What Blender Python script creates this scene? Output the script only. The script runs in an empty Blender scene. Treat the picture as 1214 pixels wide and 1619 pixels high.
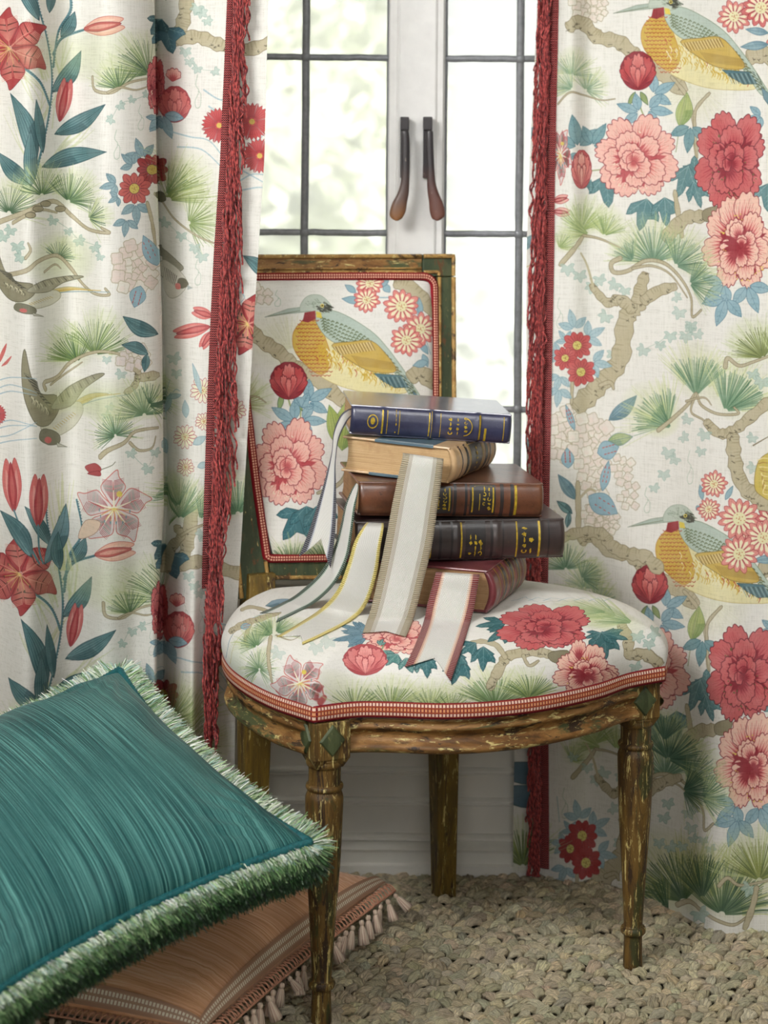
import bpy, math, random
import numpy as np
from mathutils import Vector, Matrix
random.seed(3); np.random.seed(3)
PI=math.pi
sc=bpy.context.scene
# ---------------------------------------------------------------- camera (level, lens shifted down, half a degree of roll)
FPX=3500.; CX=607.; CY=100.; CAMZ=1.26; ROLL=.0085
cd=bpy.data.cameras.new('camera'); cam=bpy.data.objects.new('camera',cd); sc.collection.objects.link(cam)
cd.sensor_fit='VERTICAL'; cd.sensor_height=36; cd.lens=36*FPX/1619.; cd.shift_y=-(809.5-CY)/1619.; cd.shift_x=0
cr,sr=math.cos(ROLL),math.sin(ROLL)
cam.matrix_world=Matrix(((cr,-sr,0,0),(0,0,-1,0),(sr,cr,0,CAMZ),(0,0,0,1)))
cd.clip_start=.05; cd.clip_end=200
cd.dof.use_dof=True; cd.dof.focus_distance=3.05; cd.dof.aperture_fstop=4.5
sc.camera=cam
# ---------------------------------------------------------------- daylight, key lamp, added fills, exposure
w=bpy.data.worlds.new('overcast_sky'); sc.world=w; w.use_nodes=True
nt=w.node_tree; bg=nt.nodes['Background']; bg.inputs['Color'].default_value=(.97,.98,.99,1); bg.inputs['Strength'].default_value=1.08
def area(name,loc,tgt,sx,sy,power,col=(1,1,1)):
    l=bpy.data.lights.new(name,'AREA'); l.shape='RECTANGLE'; l.size=sx; l.size_y=sy; l.energy=power; l.color=col
    o=bpy.data.objects.new(name,l); sc.collection.objects.link(o); o.location=loc
    o.rotation_euler=(Vector(tgt)-Vector(loc)).to_track_quat('-Z','Y').to_euler(); return o
area('softbox_light',(-1.25,1.15,2.35),(.02,3.3,1.0),1.1,.8,16.2,(1,.99,.975)).data.spread=math.radians(78)
area('high_fill',(.7,1.2,2.45),(.35,3.3,1.15),1.,.8,6,(1,.99,.97)).data.spread=math.radians(80)  # added unseen fill from high on the right, not a ceiling fixture
area('rear_fill',(.1,-1.4,1.5),(.0,3.2,.6),2.6,1.7,27,(1,.99,.98))  # added unseen fill behind the camera, lifts the low shaded parts
sun=bpy.data.lights.new('sun','SUN'); sun.energy=8.; sun.angle=.02; so=bpy.data.objects.new('sun',sun); sc.collection.objects.link(so); so.rotation_euler=(math.radians(30),0,math.radians(-12))
vs=sc.view_settings; vs.view_transform='Standard'; vs.look='None'; vs.exposure=0.; vs.gamma=1.; vs.use_curve_mapping=False
sc.cycles.use_denoising=True; sc.cycles.max_bounces=7; sc.cycles.transparent_max_bounces=12; sc.cycles.caustics_reflective=False; sc.cycles.caustics_refractive=False
# ---------------------------------------------------------------- measuring helpers (a pixel of the photograph at a chosen depth or height)
def P(px,py,Y):
    a,b=px-CX,py-CY; return np.array([(a*cr+b*sr)*Y/FPX, Y, CAMZ-(-a*sr+b*cr)*Y/FPX])
def G(px,py,z):
    a,b=px-CX,py-CY; return P(px,py,(CAMZ-z)*FPX/(-a*sr+b*cr))
def Xat(px,Y,z):
    b=(CAMZ-z)*FPX/Y; return (px-CX+b*sr)/cr*Y/FPX
def proj(V):
    V=np.asarray(V,float); a=FPX*V[...,0]/V[...,1]; b=FPX*(CAMZ-V[...,2])/V[...,1]
    return np.stack([CX+a*cr-b*sr, CY+b*cr+a*sr],-1)
# ---------------------------------------------------------------- object helpers
ORG={}
def thing(name,label,cat,loc=(0,0,0),group=None):
    o=bpy.data.objects.new(name,None); sc.collection.objects.link(o); o.location=loc; o.empty_display_size=.05
    ORG[o.name]=np.array(loc,float); return tag(o,label,cat,group)
def tag(o,label=None,cat=None,group=None,kind=None):
    if label: o['label']=label
    if cat: o['category']=cat
    if group: o['group']=group
    if kind: o['kind']=kind
    return o
def obj(name,V,F,mat,parent=None,uv=None,col=None,smooth=True,origin=None):
    """one mesh object; V in world metres; uv / col per vertex"""
    V=np.asarray(V,np.float64).reshape(-1,3)
    if parent is not None: org=ORG[parent.name]
    elif origin is not None: org=np.array(origin,float)
    else: org=np.array([(V[:,0].min()+V[:,0].max())/2,(V[:,1].min()+V[:,1].max())/2,V[:,2].min()])
    me=bpy.data.meshes.new(name); F=[F] if isinstance(F,np.ndarray) else F
    if isinstance(F,list) and F and isinstance(F[0],np.ndarray):
        F=[f for f in F if len(f)]
        nl=sum(f.size for f in F); nf=sum(len(f) for f in F)
        me.vertices.add(len(V)); me.vertices.foreach_set('co',(V-org).astype(np.float32).ravel())
        me.loops.add(nl); li=np.concatenate([f.ravel() for f in F]).astype(np.int32); me.loops.foreach_set('vertex_index',li)
        me.polygons.add(nf); tot=np.concatenate([np.full(len(f),f.shape[1]) for f in F]); st=np.concatenate([[0],np.cumsum(tot)[:-1]]).astype(np.int32)
        me.polygons.foreach_set('loop_start',st); me.update(calc_edges=True)
    else:
        me.from_pydata([tuple(v) for v in (V-org)],[],[tuple(f) for f in F]); me.update()
        li=np.empty(len(me.loops),np.int32); me.loops.foreach_get('vertex_index',li)
    if uv is not None:
        l=me.uv_layers.new(name='UVMap'); l.data.foreach_set('uv',np.asarray(uv,np.float32)[li].ravel())
    if col is not None:
        c=np.asarray(col,np.float32); c=np.concatenate([c,np.ones((len(c),1),np.float32)],1) if c.shape[1]==3 else c
        a=me.color_attributes.new('tint','FLOAT_COLOR','POINT'); a.data.foreach_set('color',c.ravel())
    me.polygons.foreach_set('use_smooth',[smooth]*len(me.polygons))
    me.materials.append(mat)
    o=bpy.data.objects.new(name,me); sc.collection.objects.link(o)
    if parent is not None: o.parent=parent; ORG[o.name]=org
    else: o.location=org; ORG[o.name]=org
    return o
def bevel(o,w=.002,seg=2):
    m=o.modifiers.new('bevel','BEVEL'); m.width=w; m.segments=seg; m.limit_method='ANGLE'; m.angle_limit=.6
    m.harden_normals=False
    for p in o.data.polygons: p.use_smooth=False
    return o
def gridf(n,m,cn=False,cm=False,off=0):
    """quad indices of an n x m grid of vertices"""
    i=np.arange(n if cn else n-1)[:,None]; j=np.arange(m if cm else m-1)[None,:]
    i2=(i+1)%n; j2=(j+1)%m
    return (np.stack(np.broadcast_arrays(i*m+j,i*m+j2,i2*m+j2,i2*m+j),-1).reshape(-1,4)+off).astype(np.int32)
def grid(name,S,mat,parent=None,uv=None,cn=False,cm=False,col=None,**k):
    n,m=S.shape[:2]
    return obj(name,S.reshape(-1,3),[gridf(n,m,cn,cm)],mat,parent,None if uv is None else uv.reshape(-1,2),None if col is None else col.reshape(-1,3),**k)
def hexa(c):
    """8 corners (x,y,z order 000 100 110 010 001 101 111 011) -> verts, faces"""
    return np.array(c,float),np.array([(0,3,2,1),(4,5,6,7),(0,1,5,4),(1,2,6,5),(2,3,7,6),(3,0,4,7)],np.int32)
def box(name,x0,x1,y0,y1,z0,z1,mat,parent=None,bv=.002,**k):
    V,F=hexa([(x0,y0,z0),(x1,y0,z0),(x1,y1,z0),(x0,y1,z0),(x0,y0,z1),(x1,y0,z1),(x1,y1,z1),(x0,y1,z1)])
    o=obj(name,V,[F],mat,parent,smooth=False,**k)
    if bv: bevel(o,bv)
    return o
def frames(path):
    p=np.asarray(path,float); t=np.gradient(p,axis=0); t/=np.linalg.norm(t,axis=1)[:,None]+1e-12
    u=np.zeros_like(t); a=np.array([0,0,1.]) if abs(t[0,2])<.9 else np.array([0,1.,0])
    v=np.cross(t[0],a); v/=np.linalg.norm(v)
    for i in range(len(p)):
        v=v-t[i]*np.dot(v,t[i]); v/=np.linalg.norm(v)+1e-12; u[i]=v
    return p,t,u,np.cross(t,u)
def tubev(path,rad,n=8,closed=False,phase=0.):
    p,t,u,v=frames(path); r=np.broadcast_to(np.asarray(rad,float),(len(p),))
    a=np.linspace(0,2*PI,n,endpoint=False)+phase
    S=p[:,None,:]+r[:,None,None]*(np.cos(a)[None,:,None]*u[:,None,:]+np.sin(a)[None,:,None]*v[:,None,:])
    return S,gridf(len(p),n,closed,True)
def tube(name,path,rad,mat,parent=None,n=8,closed=False,**k):
    S,F=tubev(path,rad,n,closed); V=S.reshape(-1,3); Fs=[F]
    if not closed:
        m=len(V); V=np.concatenate([V,[path[0]],[path[-1]]]); q=(len(path)-1)*n
        Fs.append(np.array([(m,(j+1)%n,j) for j in range(n)]+[(m+1,q+j,q+(j+1)%n) for j in range(n)],np.int32))
    return obj(name,V,Fs,mat,parent,**k)
def lathe(name,prof,cx,cy,mat,parent=None,n=40,lean=(0,0),top=None,**k):
    """prof: list of (radius, z); lean: shift of the axis per metre below the top"""
    pr=np.array(prof,float); a=np.linspace(0,2*PI,n,endpoint=False); top=pr[:,1].max() if top is None else top
    X=cx+lean[0]*(top-pr[:,1]); Y=cy+lean[1]*(top-pr[:,1])
    S=np.stack([X[:,None]+pr[:,0:1]*np.cos(a),Y[:,None]+pr[:,0:1]*np.sin(a),np.repeat(pr[:,1:2],n,1)],-1)
    uv=np.stack(np.broadcast_arrays((a/(2*PI))[None,:],pr[:,1:2]),-1)
    return grid(name,S,mat,parent,uv,False,True,**k)
def crv(pts,n=10,closed=False):
    p=np.asarray(pts,np.float64); m=len(p); out=[]
    for i in range(m if closed else m-1):
        if closed: a,b,c,d=p[i-1],p[i],p[(i+1)%m],p[(i+2)%m]
        else: a,b,c,d=p[max(i-1,0)],p[i],p[i+1],p[min(i+2,m-1)]
        for j in range(n):
            t=j/n; out.append(.5*(2*b+(c-a)*t+(2*a-5*b+4*c-d)*t*t+(3*b-a-3*c+d)*t**3))
    if not closed: out.append(p[-1])
    return np.array(out)
def resample(p,n,closed=False):
    p=np.asarray(p,float)
    if closed: p=np.concatenate([p,p[:1]])
    s=np.concatenate([[0],np.cumsum(np.linalg.norm(np.diff(p,axis=0),axis=1))])
    t=np.linspace(0,s[-1],n+1)[:-1] if closed else np.linspace(0,s[-1],n)
    return np.stack([np.interp(t,s,p[:,i]) for i in range(p.shape[1])],1)
# ---------------------------------------------------------------- materials
def newmat(name):
    m=bpy.data.materials.new(name); m.use_nodes=True; n=m.node_tree; return m,n,n.nodes['Principled BSDF']
def N(n,t,**k):
    x=n.nodes.new(t)
    for a,b in k.items():
        if a.startswith('i_'): x.inputs[a[2:].replace('_',' ')].default_value=b
        else: setattr(x,a,b)
    return x
def srgb(c):
    c=[v/255. for v in c]; return tuple([v/12.92 if v<=.04045 else ((v+.055)/1.055)**2.4 for v in c]+[1.])
def coords(n,scale=(1,1,1),kind='Object',rot=(0,0,0)):
    tc=N(n,'ShaderNodeTexCoord'); mp=N(n,'ShaderNodeMapping'); mp.inputs['Scale'].default_value=scale; mp.inputs['Rotation'].default_value=rot
    n.links.new(tc.outputs[kind],mp.inputs['Vector']); return mp.outputs['Vector']
def noise(n,vec,scale,detail=4,rough=.6,dist=0.):
    x=N(n,'ShaderNodeTexNoise'); x.inputs['Scale'].default_value=scale; x.inputs['Detail'].default_value=detail; x.inputs['Roughness'].default_value=rough; x.inputs['Distortion'].default_value=dist
    n.links.new(vec,x.inputs['Vector']); return x.outputs['Fac']
def ramp(n,fac,stops,interp='LINEAR'):
    r=N(n,'ShaderNodeValToRGB'); e=r.color_ramp; e.interpolation=interp
    while len(e.elements)<len(stops): e.elements.new(.5)
    for el,(p,c) in zip(e.elements,stops): el.position=p; el.color=c if len(c)==4 else srgb(c)
    n.links.new(fac,r.inputs['Fac']); return r.outputs['Color']
def mixc(n,fac,a,b,blend='MIX'):
    x=N(n,'ShaderNodeMix',data_type='RGBA',blend_type=blend)
    for k,s in ((0,fac),(6,a),(7,b)):
        if isinstance(s,(float,int,tuple)): x.inputs[k].default_value=s if not isinstance(s,tuple) or len(s)==4 else srgb(s)
        else: n.links.new(s,x.inputs[k])
    return x.outputs[2]
def math_(n,op,a,b=0.,c=None):
    x=N(n,'ShaderNodeMath',operation=op)
    for k,s in enumerate((a,b) if c is None else (a,b,c)):
        if isinstance(s,(float,int)): x.inputs[k].default_value=s
        else: n.links.new(s,x.inputs[k])
    return x.outputs[0]
def bump(n,b,h,strength=.3,dist=.001):
    x=N(n,'ShaderNodeBump'); x.inputs['Strength'].default_value=strength; x.inputs['Distance'].default_value=dist
    n.links.new(h,x.inputs['Height']); n.links.new(x.outputs[0],b.inputs['Normal'])
def uvxy(n):
    s=N(n,'ShaderNodeSeparateXYZ'); tc=N(n,'ShaderNodeTexCoord'); n.links.new(tc.outputs['UV'],s.inputs[0]); return s.outputs[0],s.outputs[1],tc.outputs['UV']
def plain(name,c,rough=.5,nz=0.,scale=40,bmp=0.,metal=0.,spec=.5,stretch=(1,1,1)):
    m,n,b=newmat(name); b.inputs['Roughness'].default_value=rough; b.inputs['Metallic'].default_value=metal; b.inputs['Specular IOR Level'].default_value=spec
    f=noise(n,coords(n,stretch),scale,5)
    d=tuple(max(0,v*(1-nz)) for v in c); e=tuple(min(255,v*(1+nz*.6)) for v in c)
    n.links.new(ramp(n,f,[(.3,d),(.7,e)]),b.inputs['Base Color'])
    if bmp: bump(n,b,f,bmp)
    return m
def woodmat(name,stops,stretch=(1,1,.18),chips=(206,186,110),green=(74,84,52),gfac=.5,dark=(62,40,20),seed=0.,rough=.55,chip=.575,dk_=.46,mul=.74):
    """worn paint: gold ground, streaks of bare brown wood, leftovers of green, cream flecks"""
    m,n,b=newmat(name)
    v=coords(n,stretch); v.node.inputs['Location'].default_value=(seed,seed*2.3,seed*1.7)
    f1=noise(n,v,55,7,.65,.4); f2=noise(n,v,24,6,.7,1.0); f3=noise(n,v,150,7,.8,.5); f4=noise(n,v,70,6,.7,.8)
    base=ramp(n,f1,[(.5+(p_-.5)*.62,c_q) for p_,c_q in stops])
    g=ramp(n,f2,[(gfac-.03,(0,0,0,1)),(gfac+.02,(1,1,1,1))]); base=mixc(n,1.,mixc(n,g,green,base),(mul,mul*.975,mul*.92,1),'MULTIPLY')
    d=ramp(n,f4,[(dk_-.03,(1,1,1,1)),(dk_+.01,(0,0,0,1))]); base=mixc(n,d,base,dark)
    c=ramp(n,f3,[(chip-.01,(0,0,0,1)),(chip+.01,(1,1,1,1))]); base=mixc(n,c,base,chips)
    n.links.new(base,b.inputs['Base Color']); b.inputs['Roughness'].default_value=rough
    h=math_(n,'ADD',math_(n,'MULTIPLY',f3,.5),math_(n,'ADD',f4,f2)); bump(n,b,h,.55,.0015)
    return m
def printed(name,img,slub=1.,transl=.12):
    m,n,b=newmat(name); t=N(n,'ShaderNodeTexImage'); t.image=img; t.extension='EXTEND'; t.interpolation='Cubic'
    ux,uy,uv=uvxy(n); n.links.new(uv,t.inputs['Vector'])
    pos=coords(n,(1,1,1),'Object')
    mp=N(n,'ShaderNodeMapping'); mp.inputs['Scale'].default_value=(1,1,.04); n.links.new(pos,mp.inputs['Vector'])
    mp2=N(n,'ShaderNodeMapping'); mp2.inputs['Scale'].default_value=(.05,.05,1); n.links.new(pos,mp2.inputs['Vector'])
    a=noise(n,mp.outputs[0],700,3,.7); c=noise(n,mp2.outputs[0],700,3,.7); w_=math_(n,'ADD',a,c)
    dk=ramp(n,w_,[(.78,(.80,.80,.77,1)),(1.05,(1,1,1,1))]); colr=mixc(n,.8*slub,t.outputs['Color'],dk,'MULTIPLY')
    n.links.new(colr,b.inputs['Base Color']); b.inputs['Roughness'].default_value=.85; b.inputs['Specular IOR Level'].default_value=.15
    bump(n,b,w_,.35,.0006)
    if transl:
        tr=N(n,'ShaderNodeBsdfTranslucent'); n.links.new(colr,tr.inputs['Color']); mx=N(n,'ShaderNodeMixShader'); mx.inputs[0].default_value=transl
        n.links.new(b.outputs[0],mx.inputs[1]); n.links.new(tr.outputs[0],mx.inputs[2]); n.links.new(mx.outputs[0],n.nodes['Material Output'].inputs[0])
    return m
def tinted(name,rough=.7,spec=.3,sheen=0.):
    m,n,b=newmat(name); a=N(n,'ShaderNodeAttribute',attribute_name='tint'); n.links.new(a.outputs['Color'],b.inputs['Base Color'])
    b.inputs['Roughness'].default_value=rough; b.inputs['Specular IOR Level'].default_value=spec; b.inputs['Sheen Weight'].default_value=sheen; return m
def gimp(name,edge=(128,24,40),ground=(196,112,56),dot=(238,214,178),pitch=.0042,rows=3):
    """woven braid: uv.x runs along in metres, uv.y 0..1 across"""
    m,n,b=newmat(name); x,y,_=uvxy(n)
    u=math_(n,'FRACT',math_(n,'DIVIDE',x,pitch)); du=math_(n,'ABSOLUTE',math_(n,'SUBTRACT',u,.5))
    yy=math_(n,'MULTIPLY',math_(n,'SUBTRACT',y,.2),rows/.6); v=math_(n,'FRACT',yy); dv=math_(n,'ABSOLUTE',math_(n,'SUBTRACT',v,.5))
    d=math_(n,'MAXIMUM',du,math_(n,'MULTIPLY',dv,1.05)); sq=math_(n,'LESS_THAN',d,.33)
    row=math_(n,'FLOOR',yy); mid=math_(n,'COMPARE',row,1.,.1) if rows==3 else None
    dotc=mixc(n,mid,dot,(226,158,112)) if mid is not None else dot
    gap=mixc(n,math_(n,'LESS_THAN',dv,.36),ground,edge)
    c=mixc(n,sq,gap,dotc)
    inside=math_(n,'MULTIPLY',math_(n,'GREATER_THAN',y,.2),math_(n,'LESS_THAN',y,.8))
    c=mixc(n,inside,edge,c); n.links.new(c,b.inputs['Base Color']); b.inputs['Roughness'].default_value=.75; b.inputs['Specular IOR Level'].default_value=.2
    rib=math_(n,'SINE',math_(n,'MULTIPLY',x,2*PI/.0012)); h=math_(n,'ADD',math_(n,'MULTIPLY',math_(n,'MULTIPLY',math_(n,'SUBTRACT',.5,d),inside),2.),math_(n,'MULTIPLY',rib,.15)); bump(n,b,h,.6,.001)
    return m
# ---------------------------------------------------------------- printed fabric (drawn into an in-memory picture with numpy)
CREAM=(233,231,223); TAUPE=(186,174,138); TAUPED=(118,104,72); TEAL=(58,104,110); TEALD=(34,66,74); TEALL=(112,158,160)
BLUE=(134,174,188); BLUED=(78,122,144); GREEN=(98,134,72); GREEND=(48,84,50); GREENL=(184,200,128); OLIVE=(120,128,52)
RED=(172,42,48); DRED=(122,24,36); PINK=(218,112,106); PINKL=(240,176,162); PALE=(222,208,196)
class Cloth:
    """a sheet of printed linen; k picture cells per drawing unit, warp takes drawing units to cells"""
    def __init__(s, w, h, warp, k=2.0):
        s.w=int(w); s.h=int(h); s.k=k; s.warp=warp
        s.a=np.empty((s.h,s.w,3),np.float32); s.a[:]=np.array(CREAM,np.float32)
        s.r=np.random.RandomState(7)
    def _sd(s, pts, pad):
        x0=max(0,int(pts[:,0].min()-pad)); x1=min(s.w,int(pts[:,0].max()+pad)+2)
        y0=max(0,int(pts[:,1].min()-pad)); y1=min(s.h,int(pts[:,1].max()+pad)+2)
        if x1<=x0 or y1<=y0 or (x1-x0)*(y1-y0)>3000000: return None
        X=np.arange(x0,x1,dtype=np.float32)[None,:]; Y=np.arange(y0,y1,dtype=np.float32)[:,None]
        return x0,x1,y0,y1,X,Y
    def blend(s,x0,x1,y0,y1,al,col):
        v=s.a[y0:y1,x0:x1]; al=al[...,None]; v*=1-al; v+=al*np.array(col,np.float32)
    def poly(s, pts, col, line=None, lw=.8, al=1., raw=False, soft=0.):
        p=np.asarray(pts,np.float32)
        if not raw: p=s.warp(p)
        b=s._sd(p,3+soft*3+lw*s.k)
        if b is None: return
        x0,x1,y0,y1,X,Y=b
        ins=np.zeros((y1-y0,x1-x0),bool); d2=np.full(ins.shape,1e9,np.float32)
        n=len(p)
        for i in range(n):
            ax,ay=p[i]; bx,by=p[(i+1)%n]; ex,ey=bx-ax,by-ay; l=ex*ex+ey*ey
            if l<1e-6: continue
            t=np.clip(((X-ax)*ex+(Y-ay)*ey)/l,0,1)
            d2=np.minimum(d2,(X-ax-t*ex)**2+(Y-ay-t*ey)**2)
            if ay!=by:
                c=((Y>=min(ay,by))&(Y<max(ay,by)))
                ins^=c&(X<(ax+(Y-ay)*ex/ey))
        d=np.sqrt(d2); sg=np.where(ins,-d,d)
        if col is not None:
            m=np.clip(.5-sg/(1+soft),0,1)*al
            s.blend(x0,x1,y0,y1,m,col)
        if line is not None:
            m=np.clip(lw*s.k*.5+.5-d,0,1)*al
            s.blend(x0,x1,y0,y1,m,line)
    def seg(s, a, b, w0, w1, col, al=1.):
        p=s.warp(np.array([a,b],np.float32)); s._seg(p[0],p[1],w0*s.k*.5,w1*s.k*.5,col,al)
    def _seg(s,a,b,w0,w1,col,al):
        bb=s._sd(np.array([a,b]),2+max(w0,w1))
        if bb is None: return
        x0,x1,y0,y1,X,Y=bb
        ex,ey=b[0]-a[0],b[1]-a[1]; l=ex*ex+ey*ey+1e-6
        t=np.clip(((X-a[0])*ex+(Y-a[1])*ey)/l,0,1)
        d=np.sqrt((X-a[0]-t*ex)**2+(Y-a[1]-t*ey)**2)
        s.blend(x0,x1,y0,y1,np.clip(w0+(w1-w0)*t+.5-d,0,1)*al,col)
    def line(s, pts, w0, w1, col, al=1.):
        q=s.warp(spline(pts,6)); n=len(q)-1
        for i in range(n):
            u0=w0+(w1-w0)*i/n; u1=w0+(w1-w0)*(i+1)/n
            s._seg(q[i],q[i+1],u0*s.k*.5,u1*s.k*.5,col,al)
    def glow(s, c, rx, ry, col, al):
        p=s.warp(np.array([c,(c[0]+rx,c[1]),(c[0],c[1]+ry)],np.float32)); RX=abs(p[1]-p[0]).max()+1; RY=abs(p[2]-p[0]).max()+1
        bb=s._sd(np.array([p[0]-(RX,RY),p[0]+(RX,RY)]),2)
        if bb is None: return
        x0,x1,y0,y1,X,Y=bb
        m=np.clip(1-((X-p[0][0])/RX)**2-((Y-p[0][1])/RY)**2,0,1)**.8*al
        s.blend(x0,x1,y0,y1,m,col)
def spline(pts, n=6, closed=False):
    p=np.asarray(pts,np.float32); m=len(p)
    if m<3 and not closed:
        t=np.linspace(0,1,n+1)[:,None]; return p[0]*(1-t)+p[-1]*t
    out=[]
    for i in range(m if closed else m-1):
        if closed: a,b,c,d=p[i-1],p[i],p[(i+1)%m],p[(i+2)%m]
        else: a,b,c,d=p[max(i-1,0)],p[i],p[i+1],p[min(i+2,m-1)]
        for j in range(n):
            t=j/n; out.append(.5*(2*b+(c-a)*t+(2*a-5*b+4*c-d)*t*t+(3*b-a-3*c+d)*t**3))
    if not closed: out.append(p[-1])
    return np.array(out,np.float32)
def smooth(pts,n=5): return spline(pts,n,True)
def pol(c,ang,r,sx=1,sy=1): return (c[0]+math.cos(ang)*r*sx, c[1]+math.sin(ang)*r*sy)
def leaf(F,a,b,w,col=TEAL,dark=TEALD,light=TEALL,bend=0.,stripes=4,al=1.):
    """long pointed leaf from a to b, striped along its length"""
    a=np.array(a,float); b=np.array(b,float); d=b-a; L=np.hypot(*d)+1e-6; n=np.array([-d[1],d[0]])/L
    def pt(t,o): return a+d*t+n*(math.sin(math.pi*t**.85)*w*.5*o+bend*math.sin(math.pi*t))
    T=np.linspace(0,1,12)
    F.poly([pt(t,1) for t in T]+[pt(t,-1) for t in T[::-1]][1:-1],col,dark,.8,al)
    if stripes:
        for o in np.linspace(-.75,.75,stripes+1):
            q=[pt(t,o) for t in np.linspace(.06,.93,8)]
            for i in range(7): F.seg(q[i],q[i+1],1.3*(1-i/9),1.1*(1-i/8),light,.75*al)
        F.poly([pt(t,1) for t in np.linspace(0,.55,7)]+[pt(t,.1) for t in np.linspace(.5,0,6)],dark,None,al=.45*al)
        q=[pt(t,0) for t in np.linspace(0,.98,8)]
        for i in range(7): F.seg(q[i],q[i+1],1.,.6,dark,.8*al)
def lobed(F,c,ang,r,n=3,col=TEAL,dark=TEALD,light=TEALL,al=1.,spread=1.0,sy=1.):
    """leaf of pointed lobes fanning from its stalk"""
    out=[]
    lob=np.linspace(-spread,spread,n)
    for i,o in enumerate(lob):
        ln=r*(1-.22*abs(o)/max(spread,.01)); g=spread/max(n-1,1)
        out+= [pol(c,ang+o-g*.75,ln*.62,1,sy),pol(c,ang+o-g*.4,ln*.84,1,sy),pol(c,ang+o,ln,1,sy),pol(c,ang+o+g*.4,ln*.84,1,sy)]
    out.append(pol(c,ang+spread+.35,r*.5,1,sy))
    out=[c]+[pol(c,ang-spread-.35,r*.5,1,sy)]+out
    F.poly(out,col,dark,.8,al)
    for o in lob:
        ln=r*(1-.22*abs(o)/max(spread,.01)); tip=pol(c,ang+o,ln*.92,1,sy); F.seg(c,tip,1.1,.6,light,.9*al)
        for t in (.4,.6,.78):
            m=pol(c,ang+o,ln*t,1,sy)
            for s_ in (-1,1): F.seg(m,pol(m,ang+o+s_*.75,ln*.17,1,sy),.7,.5,light,.8*al)
def sprig(F,c,ang,r,col=BLUE,dark=BLUED,n=3):
    for o in np.linspace(-.95,.95,n):
        b=pol(c,ang+o,r*(1-.2*abs(o))); a=pol(c,ang+o*.6,r*.12)
        leaf(F,a,b,r*.36,col,dark,dark,0,0)
        F.seg(a,b,.8,.5,dark,.8)
        for t in (.4,.6,.8):
            m=(a[0]+(b[0]-a[0])*t,a[1]+(b[1]-a[1])*t)
            for s_ in (-1,1): F.seg(m,pol(m,ang+o+s_*.8,r*.12),.6,.4,dark,.7)
def daisy(F,c,r,n=11,outer=PINK,inner=PALE,line=DRED,core=(226,212,96),sy=1.,rot=0.,kind=0):
    for i in range(n):
        a=rot+2*math.pi*i/n; h=math.pi/n*1.05; rr=r*(1+.08*math.sin(i*2.3))
        F.poly([pol(c,a-h*.7,rr*.3,1,sy),pol(c,a-h,rr*.75,1,sy),pol(c,a-h*.45,rr*.93,1,sy),pol(c,a,rr,1,sy),pol(c,a+h*.45,rr*.93,1,sy),pol(c,a+h,rr*.75,1,sy),pol(c,a+h*.7,rr*.3,1,sy)],outer,line,.7)
        if kind: F.poly([pol(c,a-h*.5,rr*.3,1,sy),pol(c,a-h*.6,rr*.65,1,sy),pol(c,a,rr*.78,1,sy),pol(c,a+h*.6,rr*.65,1,sy),pol(c,a+h*.5,rr*.3,1,sy)],inner)
        F.seg(pol(c,a+h*(1 if kind else 0),rr*.42,1,sy),pol(c,a+h*(1 if kind else 0),rr*.72,1,sy),1.5 if kind else 1.0,.6,line)
    F.poly([pol(c,t,r*.33,1,sy) for t in np.linspace(0,6.28,14)[:-1]],(232,226,170) if kind else core,line,1.0 if not kind else 0.01)
    for i in range(9):
        a=i*2.4; q=pol(c,a,r*.04*i**.9,1,sy); F.seg(q,(q[0]+.6,q[1]),1.2,1.2,(190,90,40) if kind else (150,96,30))
def fringed(F,c,r,col=(200,60,62),sy=1.,n=6):
    for i in range(n):
        a=2*math.pi*i/n+.3; h=math.pi/n*.95; P=[c]
        for j in range(9):
            t=a-h+2*h*j/8; P.append(pol(c,t,r*(1. if j%2==0 else .82),1,sy))
        F.poly(P,col,DRED,.4)
        for j in range(5): t=a-h*.7+1.4*h*j/4; F.seg(pol(c,t,r*.25,1,sy),pol(c,t,r*.75,1,sy),.8,.5,DRED,.6)
    F.poly([pol(c,t,r*.16,1,sy) for t in np.linspace(0,6.28,9)[:-1]],(220,180,70))
def petal(F,c,a,h,r0,r1,sx,sy,cols,ns=5,ph=0.,deep=1.):
    L,M,D,O=cols
    def edge(k,jag,m=30):
        P=[]
        for j in range(m+1):
            t=-1+2*j/m; rr=r1*k*(1-.34*abs(t)**2.4)
            rr*= (1+.11*(abs(math.sin((t*ns*.5+ph)*math.pi))**.6-.6)) if not jag else (1+.24*(1 if j%2 else -1))
            P.append(pol(c,a+t*h,max(rr,r0),sx,sy))
        return P
    F.poly([pol(c,a-h*.5,r0,sx,sy)]+edge(1,False)+[pol(c,a+h*.5,r0,sx,sy)],L,O,1.1)
    F.poly([pol(c,a-h*.4,r0,sx,sy)]+edge(.66,True,16)+[pol(c,a+h*.4,r0,sx,sy)],M)
    F.poly([pol(c,a-h*.3,r0,sx,sy)]+edge(.50,True,12)+[pol(c,a+h*.3,r0,sx,sy)],D,al=.85*deep)
    for j in range(-3,4):
        t=j*h*.26; F.seg(pol(c,a+t,r1*.55,sx,sy),pol(c,a+t*1.05,r1*(.90-.05*abs(j)),sx,sy),.4,.8,M,.85)
PEO_PINK=((243,180,164),(228,124,116),(196,66,72),(150,40,50)); PEO_ROSE=((208,84,86),(184,54,64),(138,24,38),(100,20,32)); PEO_CREAM=((243,190,168),(214,92,92),(150,28,40),(146,36,46))
def jagring(F,c,r,sx,sy,col,n,amp=.16,al=1.,seed=0):
    R=np.random.RandomState(seed); F.poly([pol(c,math.pi*i/n,r*(1+amp*(1 if i%2 else -1)+.05*R.randn()),sx,sy) for i in range(2*n)],col,None,al=al)
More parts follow.
